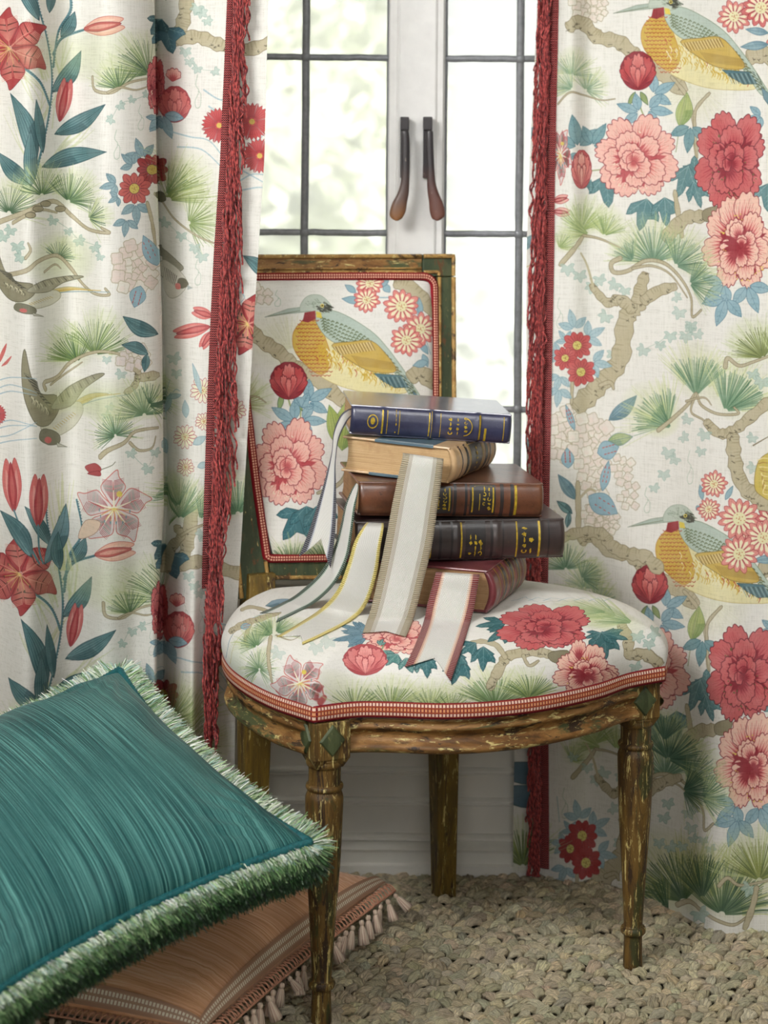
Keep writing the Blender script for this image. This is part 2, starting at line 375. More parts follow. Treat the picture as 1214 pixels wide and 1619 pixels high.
def peony(F,c,rx,ry,cols=PEO_PINK,seed=0,dots=(240,222,190)):
    r=np.random.RandomState(seed+3); L,M,D,O=cols
    def dotarc(cc,a0,a1,q0,q1,n):
        for i in range(n):
            a=a0+(a1-a0)*r.rand(); q=q0+(q1-q0)*r.rand(); p=pol(cc,a,q,rx,ry); F.seg(p,(p[0]+.2,p[1]),1.9,1.9,dots)
    jagring(F,c,.70,rx,ry,D,16,.08)
    n=8; o=r.rand()*6
    for i in r.permutation(n):
        a=o+2*math.pi*i/n+.12*r.randn(); petal(F,c,a,.46+.12*r.rand(),.3,(.92+.16*r.rand()),rx,ry,cols,5+r.randint(3),r.rand())
    c2=(c[0]+rx*.06*r.randn(),c[1]+ry*.08)
    jagring(F,c2,.60,rx,ry,D,22,.14,1.,seed); dotarc(c2,0.3,2.8,.56,.74,46); dotarc(c2,3.6,4.9,.56,.7,16)
    n=5; o=r.rand()*6
    for i in r.permutation(n):
        a=o+2*math.pi*i/n+.15*r.randn(); petal(F,c2,a,.58+.15*r.rand(),.1,(.62+.16*r.rand()),rx,ry,cols,6,r.rand())
    # folded heart of the flower: big petals leaning over one another
    c3=(c2[0]-rx*.10,c2[1]-ry*.02); jagring(F,c3,.40,rx,ry,D,18,.18,1.,seed+1); dotarc(c3,0.,3.,.34,.46,20)
    for a,h,q,dx,dy in ((-2.6,.9,.50,.02,.10),(-.5,.85,.52,-.08,.12),(1.5,.8,.40,.02,-.10),(2.7,.7,.36,.12,.0),(-1.5,.75,.36,0.,.08)):
        petal(F,(c3[0]+rx*dx,c3[1]+ry*dy),a+seed*.7,h,.0,q,rx,ry,cols,5,r.rand())
    q=(c3[0]+rx*.05,c3[1]+ry*.03); petal(F,q,.8+seed,.9,.0,.26,rx,ry,cols,4,.3); F.line([pol(q,t,.2,rx,ry) for t in (2.6,3.6,4.6,5.4)],1.6,1.,D)
def bud(F,c,rx,ry,cols=((226,110,104),(196,58,60),(146,28,40),(112,22,32))):
    L,M,D,O=cols
    E=[pol(c,t,1+(.05*abs(math.sin(t*6)) if math.sin(t)<.2 else 0),rx,ry) for t in np.linspace(0,6.28,40)[:-1]]
    F.poly(E,D,O,1.1); b=(c[0],c[1]+ry*.92)
    for a,h,r1,cc in ((-2.25,.42,1.45,(M,D,D,O)),(-.9,.42,1.45,(M,D,D,O)),(-1.95,.34,1.72,(M,M,D,O)),(-1.2,.34,1.72,(M,M,D,O)),(-1.57,.30,1.80,(L,M,D,O)),(-1.85,.25,1.25,(L,M,M,O)),(-1.3,.25,1.25,(L,M,M,O)),(-1.57,.22,1.05,(L,L,M,O))):
        petal(F,b,a,h,.0,r1,rx*.98,ry,cc,4,.3,.6)
def needles(F,c,a0,a1,r,n,col=GREEN,dark=GREEND,w=1.2,halo=True,hcol=GREENL,sy=1.):
    R=F.r
    if halo:
        m=(a0+a1)/2; q=pol(c,m,r*.62,1,sy); F.glow(q,r*.85,r*.8*sy,hcol,.34)
        for i in range(n):
            a=a0-.12+(a1-a0+.24)*R.rand(); F.seg(pol(c,a,r*.4,1,sy),pol(c,a+.05*R.randn(),r*(1.05+.42*R.rand()),1,sy),1.5,.8,hcol,.55)
    n=int(n*1.45)
    for i in range(n):
        a=a0+(a1-a0)*(i+.5*R.rand())/n; k=r*(.80+.22*R.rand())
        cc=col if R.rand()<.55 else dark
        F.seg(pol(c,a,r*.08,1,sy),pol(c,a+.03*R.randn(),k,1,sy),w,w*.6,cc,.92)
def twig(F,pts,w0,w1,col=TAUPE,dark=TAUPED,marks=True,al=1.):
    q=spline(pts,8); n=len(q)
    d=np.gradient(q,axis=0); d/=np.hypot(d[:,0],d[:,1])[:,None]+1e-6; nn=np.stack([-d[:,1],d[:,0]],1)
    R=F.r; w=np.linspace(w0,w1,n)*.5*(1+.13*np.sin(np.arange(n)*1.3)+.05*R.randn(n))*np.minimum(1,(np.minimum(np.arange(n),np.arange(n)[::-1])+.6)/3.)**.5
    P=np.concatenate([q+nn*w[:,None],(q-nn*w[:,None])[::-1]])
    F.poly(P,col,dark,.8,al)
    if marks and w0>6:
        for i in range(0,n-1,1):
            if R.rand()<.6:
                s0=q[i]-nn[i]*w[i]*.9; F.seg(s0,q[i]+nn[i]*w[i]*(.6*R.rand()-.3),2.4,1.2,(150,136,100),.55*al)
            if R.rand()<.28:
                s0=q[i]+nn[i]*w[i]*(.2+.5*R.rand())
                for t in range(4): a=R.rand()*6.28; F.seg(s0,(s0[0]+3.5*math.cos(a),s0[1]+2.5*math.sin(a)),.9,.7,(70,62,44),.8*al)
def curl(F,pts,w=5,al=1.):
    F.line(pts,w,w*.5,TAUPED,.9*al); F.line(pts,w-1.6,w*.3,TAUPE,.9*al)
def ivy(F,pts,r=8,al=.55,tend=True):
    R=F.r
    if tend: F.line(pts,.9,.7,(140,170,150),al)
    for p in pts:
        p=(p[0]+R.randn()*1.5,p[1]+R.randn()*1.5); a=1.57+R.randn()*.5
        lobed(F,p,a,r*(.85+.4*R.rand()),5,(158,190,176),(128,164,152),(186,208,196),al,1.9)
def tendril(F,c,h,al=.6):
    x,y=c; F.line([(x,y),(x-3,y+h*.3),(x+2,y+h*.5),(x-4,y+h*.8),(x-2,y+h),(x+4,y+h*.95),(x+5,y+h*.6),(x+1,y+h*.5)],.9,.8,(150,178,150),al)
def hydrangea(F,c,rx,ry,n=26,seed=1,tint=(228,216,204)):
    r=np.random.RandomState(seed)
    for i in range(n):
        k=math.sqrt((i+.5)/n); a=i*2.4+seed; p=(c[0]+rx*k*math.cos(a)*.85,c[1]+ry*k*math.sin(a)*.85); q=rx*(.20+.05*r.rand())+2
        P=[pol(p,t,q*(1+.16*math.cos(4*t+a)),1,1) for t in np.linspace(0,6.28,17)[:-1]]
        F.poly(P,tint if i%3 else (232,226,212),(172,160,124),1.1,.9)
        F.poly([pol((p[0]-q*.2,p[1]+q*.2),t,q*.45) for t in np.linspace(0,6.28,8)[:-1]],(236,208,196),None,al=.35,soft=3)
def spotted(F,a,b,w):
    leaf(F,a,b,w,(132,174,192),BLUED,BLUED,0,0); a=np.array(a,float);b=np.array(b,float)
    d=b-a; n=np.array([-d[1],d[0]])/np.hypot(*d)
    for t in (.3,.45,.6,.75):
        for o in (-.18,.18): q=a+d*t+n*w*o; F.seg(q,q+d/np.hypot(*d)*3,1.8,1.,(190,70,66))
def tulip(F,a,b,w,light=PINK,dark=RED,pale=PINKL):
    """bud of three long petals from base a to tip b"""
    a=np.array(a,float); b=np.array(b,float); d=b-a; n=np.array([-d[1],d[0]])/np.hypot(*d)
    def pt(t,o): return a+d*t+n*w*o*.5
    for o,c in ((-.55,light),(.55,light)):
        F.poly(smooth([pt(0,0),pt(.3,o*1.5),pt(.65,o*1.75),pt(1,o*.9),pt(.8,o*.1),pt(.4,0)],4),c,dark,.8)
        F.poly(smooth([pt(.15,o*.6),pt(.45,o*1.2),pt(.8,o*1.0),pt(.5,o*.4)],4),pale,None,al=.5)
    F.poly(smooth([pt(0,0),pt(.3,.45),pt(.65,.35),pt(.93,0),pt(.65,-.35),pt(.3,-.45)],4),dark,DRED,.7)
    F.poly(smooth([pt(.12,0),pt(.35,.22),pt(.6,.15),pt(.8,0),pt(.6,-.15),pt(.35,-.22)],4),light,None,al=.7)
def lily(F,c,r,kind=0,rot=0.,sy=1.,sx=1.):
    """large open lily: red (0) or pale with dark feathering (1)"""
    R=np.random.RandomState(5+kind); n=6 if kind==0 else 5
    for i in range(n):
        a=rot+2*math.pi*i/n; L=r*(1+.12*math.sin(i*3.1))
        W=.60 if kind==0 else .66
        P=smooth([pol(c,a,r*.05,sx,sy),pol(c,a-W*.9,L*.45,sx,sy),pol(c,a-W*.75,L*.74,sx,sy),pol(c,a-.1,L*.93,sx,sy),pol(c,a+.12,L*1.1,sx,sy),pol(c,a+.2,L*.9,sx,sy),pol(c,a+W*.8,L*.7,sx,sy),pol(c,a+W*.8,L*.42,sx,sy)],4)
        F.poly(P,(176,44,48) if kind==0 else (218,206,204),(124,28,34) if kind==0 else (206,92,84),1.2)
        inner=(222,128,110) if kind==0 else (150,40,46)
        for j in range(16):
            t=.2+.62*j/16
            for s_ in (-1,1):
                b=pol(c,a+s_*.05,L*t,sx,sy); e=pol(c,a+s_*(.20+.24*math.sin(math.pi*t)),L*(t+.12),sx,sy)
                F.seg(b,e,1.8-.7*kind,.5,((66,52,40) if j%3 else inner) if (j%2 or kind) and 5<j<13 else inner,.85)
        F.seg(c,pol(c,a,L*.75,sx,sy),2.6,.8,inner if kind==0 else (190,60,60))
        if kind: F.seg(c,pol(c,a,L*.5,sx,sy),3.2,1.2,(236,230,200))
    for i in range(8):
        a=rot+.5+i*.42; e=pol(c,a,r*(.38+.08*R.rand()),sx,sy); F.seg(c,e,1.,.8,(226,196,90)); F.seg(e,(e[0],e[1]+3),2.2,1.6,(96,140,150) if kind else (60,50,40))
    if kind: F.poly([pol(pol(c,-1.2,r*.42,sx,sy),t,r*.09) for t in np.linspace(0,6.28,8)[:-1]],(222,196,70))
def kingfisher(F,ox,oy):
    def T(L): return [(x+ox,y+oy) for x,y in L]
    R=F.r
    F.poly(T([(418,501),(455,488),(494,483),(492,492),(455,496)]),(168,186,172),(120,134,112),.7); F.seg(*T([(424,500),(490,488)]),1,.8,(110,120,90))
    back=smooth(T([(498,497),(526,491),(560,506),(592,528),(616,555),(640,588),(655,612),(668,634),(650,628),(628,596),(600,562),(562,546),(530,542),(508,524)]),4)
    F.poly(smooth(T([(466,545),(478,572),(515,600),(560,617),(604,622),(645,618),(610,588),(570,566),(530,538),(508,522)]),4),(232,222,160),(196,176,92),.8)
    F.poly(smooth(T([(484,503),(468,517),(462,534),(466,555),(484,577),(508,592),(524,572),(516,540),(506,515),(500,498)]),4),(212,170,58),(190,120,40),.9)
    F.poly(back,(176,196,182),(120,140,110),.9)
    for j in range(15):
        for i in range(9):
            x=470+i*6.2+(j%2)*3; y=506+j*6.2
            if (x-462)>-(y-530)*.5 and x<500+(y-500)*.28 and (x-466)>max(0,(y-556))*.75: F.line(T([(x-2.4,y),(x,y+1.6),(x+2.4,y)]),1.1,1.1,(176,62,38),.85)
    for i in range(120):
        t=i/120; x=500+130*t; y=560+50*t+ (R.rand()-.5)*26*(1-.3*t)-6; F.line(T([(x,y),(x+3,y+5),(x+1,y+11)]),1.9,.7,(214,172,48) if R.rand()<.7 else (186,74,40) if R.rand()<.25 else (238,230,190),.85)
    from_=spline([(506,500),(545,512),(580,534),(610,562),(640,600),(656,622)],30); lo_=spline([(510,522),(534,540),(566,545),(600,560),(628,594),(648,624)],30)
    for i in range(0,150,5):
        for q in (.12,.32,.52,.72,.92):
            if i>90 and q in(.32,.72): continue
            x,y=from_[i]*(1-q)+lo_[i]*q; x+=(int(q*10)%2)*2.4
            F.line(T([(x-2.4,y+1.2),(x,y-.8),(x+2.4,y+1.2)]),1.3,1.2,(92,108,70),.95); F.seg(*T([(x,y-1),(x+.2,y+1.6)]),.9,.8,(92,108,70),.9)
    F.poly(smooth(T([(524,546),(556,540),(584,538),(604,553),(626,586),(592,588),(562,576)]),4),(206,168,66),(130,104,44),.9)
    for i in range(26): x=528+i*2.3; F.seg(*T([(x,548-(i*.3)),(x+7,561-(i*.3))]),1.,.8,(104,78,62) if i%2 else (226,214,170))
    for i in range(22): x=556+i*3; F.seg(*T([(x,562+i*.5),(x+12,578+i*.4)]),.9,.7,(150,116,46))
    F.poly(T([(590,590),(640,594),(650,612),(624,613),(604,602)]),(70,112,124),(52,74,70),.8)
    for i in range(14): x=598+i*3.6; F.seg(*T([(x,596),(x+8,612)]),1.,.8,(52,60,50) if i%2 else (150,170,160))
    for i in range(14): t=i/14; F.seg(*T([(632+t*30,590+t*46),(640+t*32,596+t*48)]),2,1.,(78,92,64) if i%2 else (170,190,180))
    F.poly(T([(652,618),(676,640),(694,672),(672,660),(656,636)]),(88,130,146),(60,84,90),.8)
    F.poly(smooth(T([(474,492),(477,477),(488,467),(504,466),(516,474),(524,488),(508,496),(490,492)]),4),(184,198,182),(140,156,134),.7)
    for i in range(40):
        a=R.rand()*6.28; q=(497+18*math.cos(a)*R.rand(),479+9*math.sin(a)*R.rand()); F.seg(*T([q,(q[0]+2,q[1]+1)]),1,.8,(132,150,128))
    for i in range(60):
        a=R.rand()*6.28; q=(512+12*math.cos(a)*R.rand(),485+8*math.sin(a)*R.rand()); F.seg(*T([q,(q[0]+5,q[1]+2)]),2.4,1,(58,60,50) if i%4 else (120,130,110))
    F.poly([T([(511,484)])[0]]*1+[pol(T([(509,483)])[0],t,3) for t in np.linspace(0,6.28,9)],(236,206,70)); F.poly([pol(T([(509,483)])[0],t,1.5) for t in np.linspace(0,6.28,8)[:-1]],(30,30,26))
    F.poly(T([(481,494),(498,491),(499,504),(487,510),(478,508)]),(150,36,42)); F.poly(T([(499,492),(507,494),(509,503),(500,502)]),(232,204,60))
def swallow(F,T_,flip=1):
    def T(L): return [T_(x,y) for x,y in L]
    F.poly(smooth(T([(60,-2),(92,-20),(128,-20),(100,-12),(70,6)]),4),(214,190,110),(150,150,120),.7)
    F.line(T([(70,-2),(100,-14),(150,-20)]),2.5,1,(206,170,70)); F.line(T([(70,2),(110,-10),(165,-18)]),1.5,1,(130,160,170))
    F.poly(smooth(T([(0,40),(10,20),(40,2),(72,-6),(80,10),(66,34),(40,52),(14,56)]),4),(204,202,178),(140,138,104),.8)
    F.poly(smooth(T([(20,36),(40,14),(66,0),(60,20),(40,40)]),4),(196,196,180),None,al=.7)
    for i in range(10): F.line(T([(24+i*4,40-i*3),(30+i*4,44-i*3)]),1,.8,(176,150,70),.8)
    F.poly(smooth(T([(-30,-98),(-36,-60),(-30,-10),(-10,32),(14,36),(34,10),(30,-16),(0,-20),(-18,-50)]),5),(128,122,92),(80,76,56),1.)
    for i in range(17):
        t=i/17; a=(-30+t*44,-56+t*72-16*t*t); b=(-10+t*34-8*math.sin(t*3),-40+t*44); F.poly(smooth(T([a,(b[0],b[1]-3),(b[0]+3,b[1]),(a[0]+3,a[1]+4)]),3),(66,64,52) if i%2 else (150,144,112),(56,54,42),.5,.95)
    for i in range(13):
        t=i/13; a=(-20+t*36,-16+t*26); F.line(T([a,(a[0]+4,a[1]+6),(a[0]+3,a[1]+12)]),2.2,.8,(196,188,150) if i%3 else (92,88,66),.9)
    F.poly(smooth(T([(20,6),(50,-30),(96,-52),(120,-54),(84,-30),(56,2)]),5),(150,146,118),(90,88,64),.9)
    for i in range(12): F.seg(*T([(36+i*6,-2-i*4),(30+i*6,-18-i*3.2)]),1.6,.7,(84,82,62) if i%2 else (184,178,144))
    F.poly(smooth(T([(2,44),(-2,60),(14,70),(34,68),(36,54),(20,44)]),4),(110,108,84),(72,70,52),.8)
    F.poly([T_(14+7*math.cos(t),62+6*math.sin(t)) for t in np.linspace(0,6.28,10)[:-1]],(206,84,80))
    F.poly(T([(30,66),(50,74),(32,74)]),(190,188,170),(90,90,70),.6)
def lilyvine(F,x,y,lower=False):
    """the red lily plant, top of one repeat at (x,y)"""
    T=lambda *L:[(a+x,b+y) for a,b in L]
    for a,b in (((60,270),(20,180)),((90,250),(150,190)),((70,120),(40,40)),((95,120),(100,60)),((60,200),(90,140)),((30,100),(60,160))):
        a,b=T(a,b)
        for i in range(6): F.seg((a[0]+F.r.randn()*6,a[1]+F.r.randn()*6),(b[0]+F.r.randn()*10,b[1]+F.r.randn()*10),4,1,(200,208,150),.5)
    for P in ([(52,288),(66,235),(78,175),(82,120),(74,60),(58,0),(56,-40)],[(78,165),(62,128),(28,100)],[(84,85),(98,60),(135,46)],[(84,105),(92,50),(112,12),(104,-40)]):
        P=T(*P); F.line(P,5,3.4,(76,128,140)); q=spline(P,12)
        for i in range(0,len(q)-1,1): F.seg(q[i],(q[i][0]+2.4,q[i][1]),1.1,1.,(34,70,84),.8)
    for a,b,w,bd in (((55,262),(16,147),28,8),((68,242),(57,157),16,0),((86,212),(166,165),26,5),((66,264),(168,240),27,-6),((50,292),(-4,240),26,-5),((48,296),(48,205),22,0),((82,146),(128,80),26,6),((96,58),(118,18),20,4),((62,32),(22,-30),20,3),((78,20),(84,-30),15,0)):
        a,b=T(a,b); leaf(F,a,b,w,bend=bd,stripes=5)
    a,b=T((94,192),(107,124)); tulip(F,a,b,24,(200,92,88))
    a,b=T((132,46),(196,36)); tulip(F,a,b,30,(238,176,150),(196,80,72),(246,214,190))
    c,=T((15,76)); lily(F,c,60,0,.4)
def leftcloth(F):
    R=F.r
    for dy,dx in ((-830,-15),(0,0),(830,17)):
        lilyvine(F,dx,dy)
        T=lambda *L:[(a+dx,b+dy) for a,b in L]
        # pine by the fold
        c,=T((236,117)); needles(F,c,-3.3,-1.2,58,34); c,=T((188,140)); needles(F,c,-3.0,-.6,38,22)
        curl(F,T((146,122),(150,142),(176,146),(205,130),(246,122)),6); curl(F,T((170,146),(190,138),(215,142),(240,134)),4)
        ivy(F,T((232,150),(210,158),(190,164),(176,188)),9,.7); tendril(F,T((184,205))[0],46); tendril(F,T((222,165))[0],40)
        # pine under the lilies
        for c,a0,a1,r,n,g in (((14,336),-2.9,.2,46,30,GREEND),((66,308),-3.,-.2,42,26,GREEN),((108,318),-2.4,.5,44,28,GREEN),((140,345),-1.6,1.0,30,18,GREENL)):
            c,=T(c); needles(F,c,a0,a1,r,n,g,GREEND)
        curl(F,T((0,350),(40,335),(84,318),(112,340),(140,362),(172,368),(160,360)),8); curl(F,T((20,352),(60,332),(90,336)),6)
        for q in ((60,330),(72,322),(48,340),(95,330)): q,=T(q); F.poly(smooth([pol(q,t,6,1.4,.8) for t in np.linspace(0,6.28,8)[:-1]]),(150,138,104),(70,64,44),.9)
        ivy(F,T((18,362),(28,388),(6,372),(34,405)),12,.85,False); ivy(F,T((84,346),(108,362),(124,378),(150,388),(158,404)),10,.7)
        # small pine
        c,=T((92,408)); F.glow(c,62,44,GREENL,.4); needles(F,c,-2.7,.3,26,16,(60,96,70),GREEND)
        curl(F,T((0,436),(40,428),(62,412),(90,404),(112,424),(130,448),(150,464),(172,466),(166,456)),7); curl(F,T((40,408),(48,396),(44,384)),5); curl(F,T((70,430),(86,418),(96,424)),4)
    for dy,dx in ((-830,-15),(0,0),(830,17)):
        T=lambda *L:[(a+dx,b+dy) for a,b in L]
        c,c2=T((212,298),(240,268))
        for q,a,r in (((186,290),2.9,30),((226,252),-1.9,36),((212,262),-2.4,28),((214,320),1.5,36),((200,345),1.7,30),((188,310),2.6,20)):
            q,=T(q); sprig(F,q,a,r,(126,162,172),(82,118,132))
        daisy(F,c2,26,10,(158,42,44),(170,50,50),(96,22,28),(190,160,50)); daisy(F,c,26,10,(196,72,66),(170,50,50),(110,24,30),(206,180,64),rot=.3)
        twig(F,T((232,318),(240,350),(246,390)),6,4,marks=False)
        q,=T((212,424)); hydrangea(F,q,40,44,24,2,(224,206,194))
        spotted(F,*T((248,420),(226,372)),24); spotted(F,*T((222,452),(212,486)),26)
    # first swallow, pines, second swallow
    swallow(F,lambda x,y:(24+x*.9,455+(y*.55)+ (0 if x<0 else x*.10)))
    for c,a0,a1,r,n in (((122,572),-3.1,-.9,48,34),((150,560),-2.6,-.1,56,36)): needles(F,c,a0,a1,r,n,(104,136,60),(52,86,44))
    curl(F,[(72,616),(70,605),(90,596),(112,572),(150,556),(190,560),(206,574)],7); curl(F,[(80,608),(104,590),(130,572)],4)
    twig(F,[(200,568),(218,588),(212,610),(196,622)],12,8); twig(F,[(218,598),(252,592)],14,14)
    hydrangea(F,(212,566),28,22,12,4,(222,210,206))
    leaf(F,(250,528),(194,500),24,bend=-5); leaf(F,(234,560),(192,545),18,bend=4); leaf(F,(232,560),(228,588),13); 
    ivy(F,[(170,566),(190,590),(175,640),(168,655)],10,.6,False)
    swallow(F,lambda x,y:(62+x*.84+2,640+y*.9))
    needles(F,(228,656),-3.3,-.1,46,40,(60,104,72),GREEND); needles(F,(182,688),-3.9,.2,34,26,(72,120,78),GREEND); needles(F,(236,640),-2.,1.,36,20,(52,90,60),GREEND)
    curl(F,[(158,722),(170,712),(196,700),(214,682),(250,676)],8); curl(F,[(205,700),(220,712),(240,708),(246,690)],5)
    ivy(F,[(206,716),(232,738),(246,712)],12,.7); 
    for y in (600,612,622,668,676,690,700): F.line([(0,y),(20,y-4),(58,y+R.randn()*9)],1.6,.8,(130,170,190),.8)
    F.poly(smooth([(0,560),(10,542),(8,556),(0,572)]),(206,80,76)); F.poly(smooth([(2,578),(18,562),(12,574)]),(210,90,84)); fringed(F,(-8,655),18)
    for y0 in (812,800): 
        for i in range(8): F.seg((100+R.randn()*8,900),(92+R.randn()*12,735+R.rand()*50),4,1,(206,212,150),.55)
    tulip(F,(22,808),(16,724),30,(214,92,88)); tulip(F,(60,832),(62,750),30,(206,84,80))
    F.line([(22,806),(40,850),(62,890)],4,3.4,(76,128,140)); F.line([(60,830),(62,870),(68,890)],4,3.4,(76,128,140))
    leaf(F,(50,880),(0,806),26,bend=6); leaf(F,(70,892),(104,796),26,bend=8,col=(92,136,148)); leaf(F,(95,900),(92,840),20,bend=-4)
    lily(F,(180,803),56,1,-.35); F.poly(smooth([(124,850),(135,822),(158,824),(150,842)]),(238,206,176),(170,120,90),.9)
    F.poly(smooth([(134,738),(150,732),(160,742),(148,750)]),(176,60,62),DRED,.7); F.poly(smooth([(138,748),(156,744),(158,752)]),(176,60,62),DRED,.7); F.line([(160,742),(176,736),(182,730)],1,.7,(90,90,60))
    # narrow return panel by the trim
    for dy in (-830,0,830):
        T=lambda *L:[(a+(6 if dy>0 else 0),b+dy) for a,b in L]
        twig(F,T((298,-30),(292,20),(284,50),(270,72)),22,18); twig(F,T((278,64),(312,58),(345,70),(392,78),(440,60)),20,20); 
        ivy(F,T((318,18),(326,32),(312,10)),12,.6,False); ivy(F,T((292,78),(300,94),(312,108),(340,112)),11,.6); tendril(F,T((312,118))[0],52)
        a,=T((262,44)); lobed(F,a,1.3,42,3,(52,98,116),TEALD,TEALL); a,=T((256,30)); lobed(F,a,2.2,30,3,(46,84,96),TEALD,TEALL)
        for k in range(8): F.seg(T((262,0))[0],T((255+k*7,-40))[0],1.4,.8,GREEN)
        a,b=T((246,135),(276,165)); peony(F,a,14,46,PEO_ROSE,3); bud(F,b,24,28,((232,128,120),(214,96,92),(180,60,64),(150,44,50)))
        a,=T((272,130)); petal(F,a,-1.4,.9,.1,1.,22,22,PEO_PINK)
        sprig(F,T((256,178))[0],1.2,44); sprig(F,T((250,185))[0],2.2,24)
        for p in ([(264,206),(300,216),(330,222),(352,248)],[(280,232),(318,236),(348,262)],[(322,142),(350,158),(380,150)],[(330,168),(356,186)],[(380,285),(400,275),(430,278)],[(384,300),(410,296),(440,300)],[(384,270),(420,290)],[(398,230),(420,210)]):
            F.line(T(*p),2.4,1.2,(150,186,196),.8)
        for c,r in (((346,198),28),((398,192),30),((410,246),28)): fringed(F,T(c)[0],r)
        c,=T((266,316)); needles(F,c,-2.,.1,66,40,(138,158,70),(88,116,50)); c,=T((298,352)); needles(F,c,-1.7,1.3,46,26,(132,156,84),(96,124,60)); c,=T((262,308)); needles(F,c,-1.5,-.2,50,16,(120,142,60),GREEN)
        curl(F,T((244,306),(256,318),(276,346),(310,372),(338,384)),5); F.poly(smooth(T((246,304),(258,304),(262,316),(250,318))),(96,92,66),(60,56,40),.8)
        ivy(F,T((262,350),(286,372),(308,388),(318,402)),11,.6); tendril(F,T((312,410))[0],40)
        # small perched bird
        F.poly(smooth(T((250,388),(262,396),(280,412),(290,424),(274,430),(258,412)),4),(150,146,124),(90,88,70),.9)
        F.poly(smooth(T((256,412),(270,416),(286,430),(296,448),(284,466),(268,470),(258,450)),4),(222,218,204),(150,148,124),.8)
        for i in range(9): a,b=T((258+i*2.6,420+i*2),(256+i*2.4,438+i*1.5)); F.seg(a,b,2,1,(66,62,50))
        F.poly(smooth(T((282,440),(292,440),(298,450),(288,456),(280,452)),4),(96,92,72)); F.poly(smooth(T((277,448),(284,448),(285,456),(278,456)),4),(222,110,104)); F.poly(T((296,450),(305,455),(296,458)),(170,180,176))
        leaf(F,*T((424,440),(384,404)),22,bend=4); F.line(T((372,470),(380,462),(386,470),(380,478)),1.6,1,(130,170,190))
    lily(F,(392,512),46,0,.7); 
    for a,b,w in (((336,500),(304,490),18),((332,516),(274,528),22),((334,524),(318,550),16)): tulip(F,a,b,w,(226,110,104),(196,70,72))
    for (c,r) in (((320,617),20),((292,690),19),((293,738),14),((322,666),14),((372,648),17)):
        daisy(F,c,r,14,(236,228,206),(240,236,200),(176,56,60),(226,216,130),kind=1)
    for a,b,w in (((294,660),(292,632),11),((318,622),(304,574),8),((262,716),(258,690),10),((262,650),(270,620),10),((305,702),(326,690),12),((312,738),(330,732),10),((286,624),(262,628),8)): leaf(F,a,b,w,(168,196,200),(110,150,168),(110,150,168),0,0)
    F.line([(262,760),(266,700),(260,640),(268,600)],1.8,1.2,(140,176,186)); F.line([(262,640),(276,616),(284,618)],1.4,1,(140,176,186))
    ivy(F,[(274,560),(280,586)],13,.55,False)
    for c,a0,a1,r,n in (((286,820),-2.5,-.6,56,40),((282,800),-3.,-1.,44,24),((316,820),-1.8,-.4,36,20),((376,812),-3.3,-.4,54,40)): needles(F,c,a0,a1,r,n,(104,146,100),(70,116,80))
    twig(F,[(262,905),(270,868),(286,846),(276,830)],18,10); curl(F,[(286,846),(304,836),(330,826),(350,812)],6)
    tendril(F,(292,930),66)
def roundel(F,c,s=1.): pass
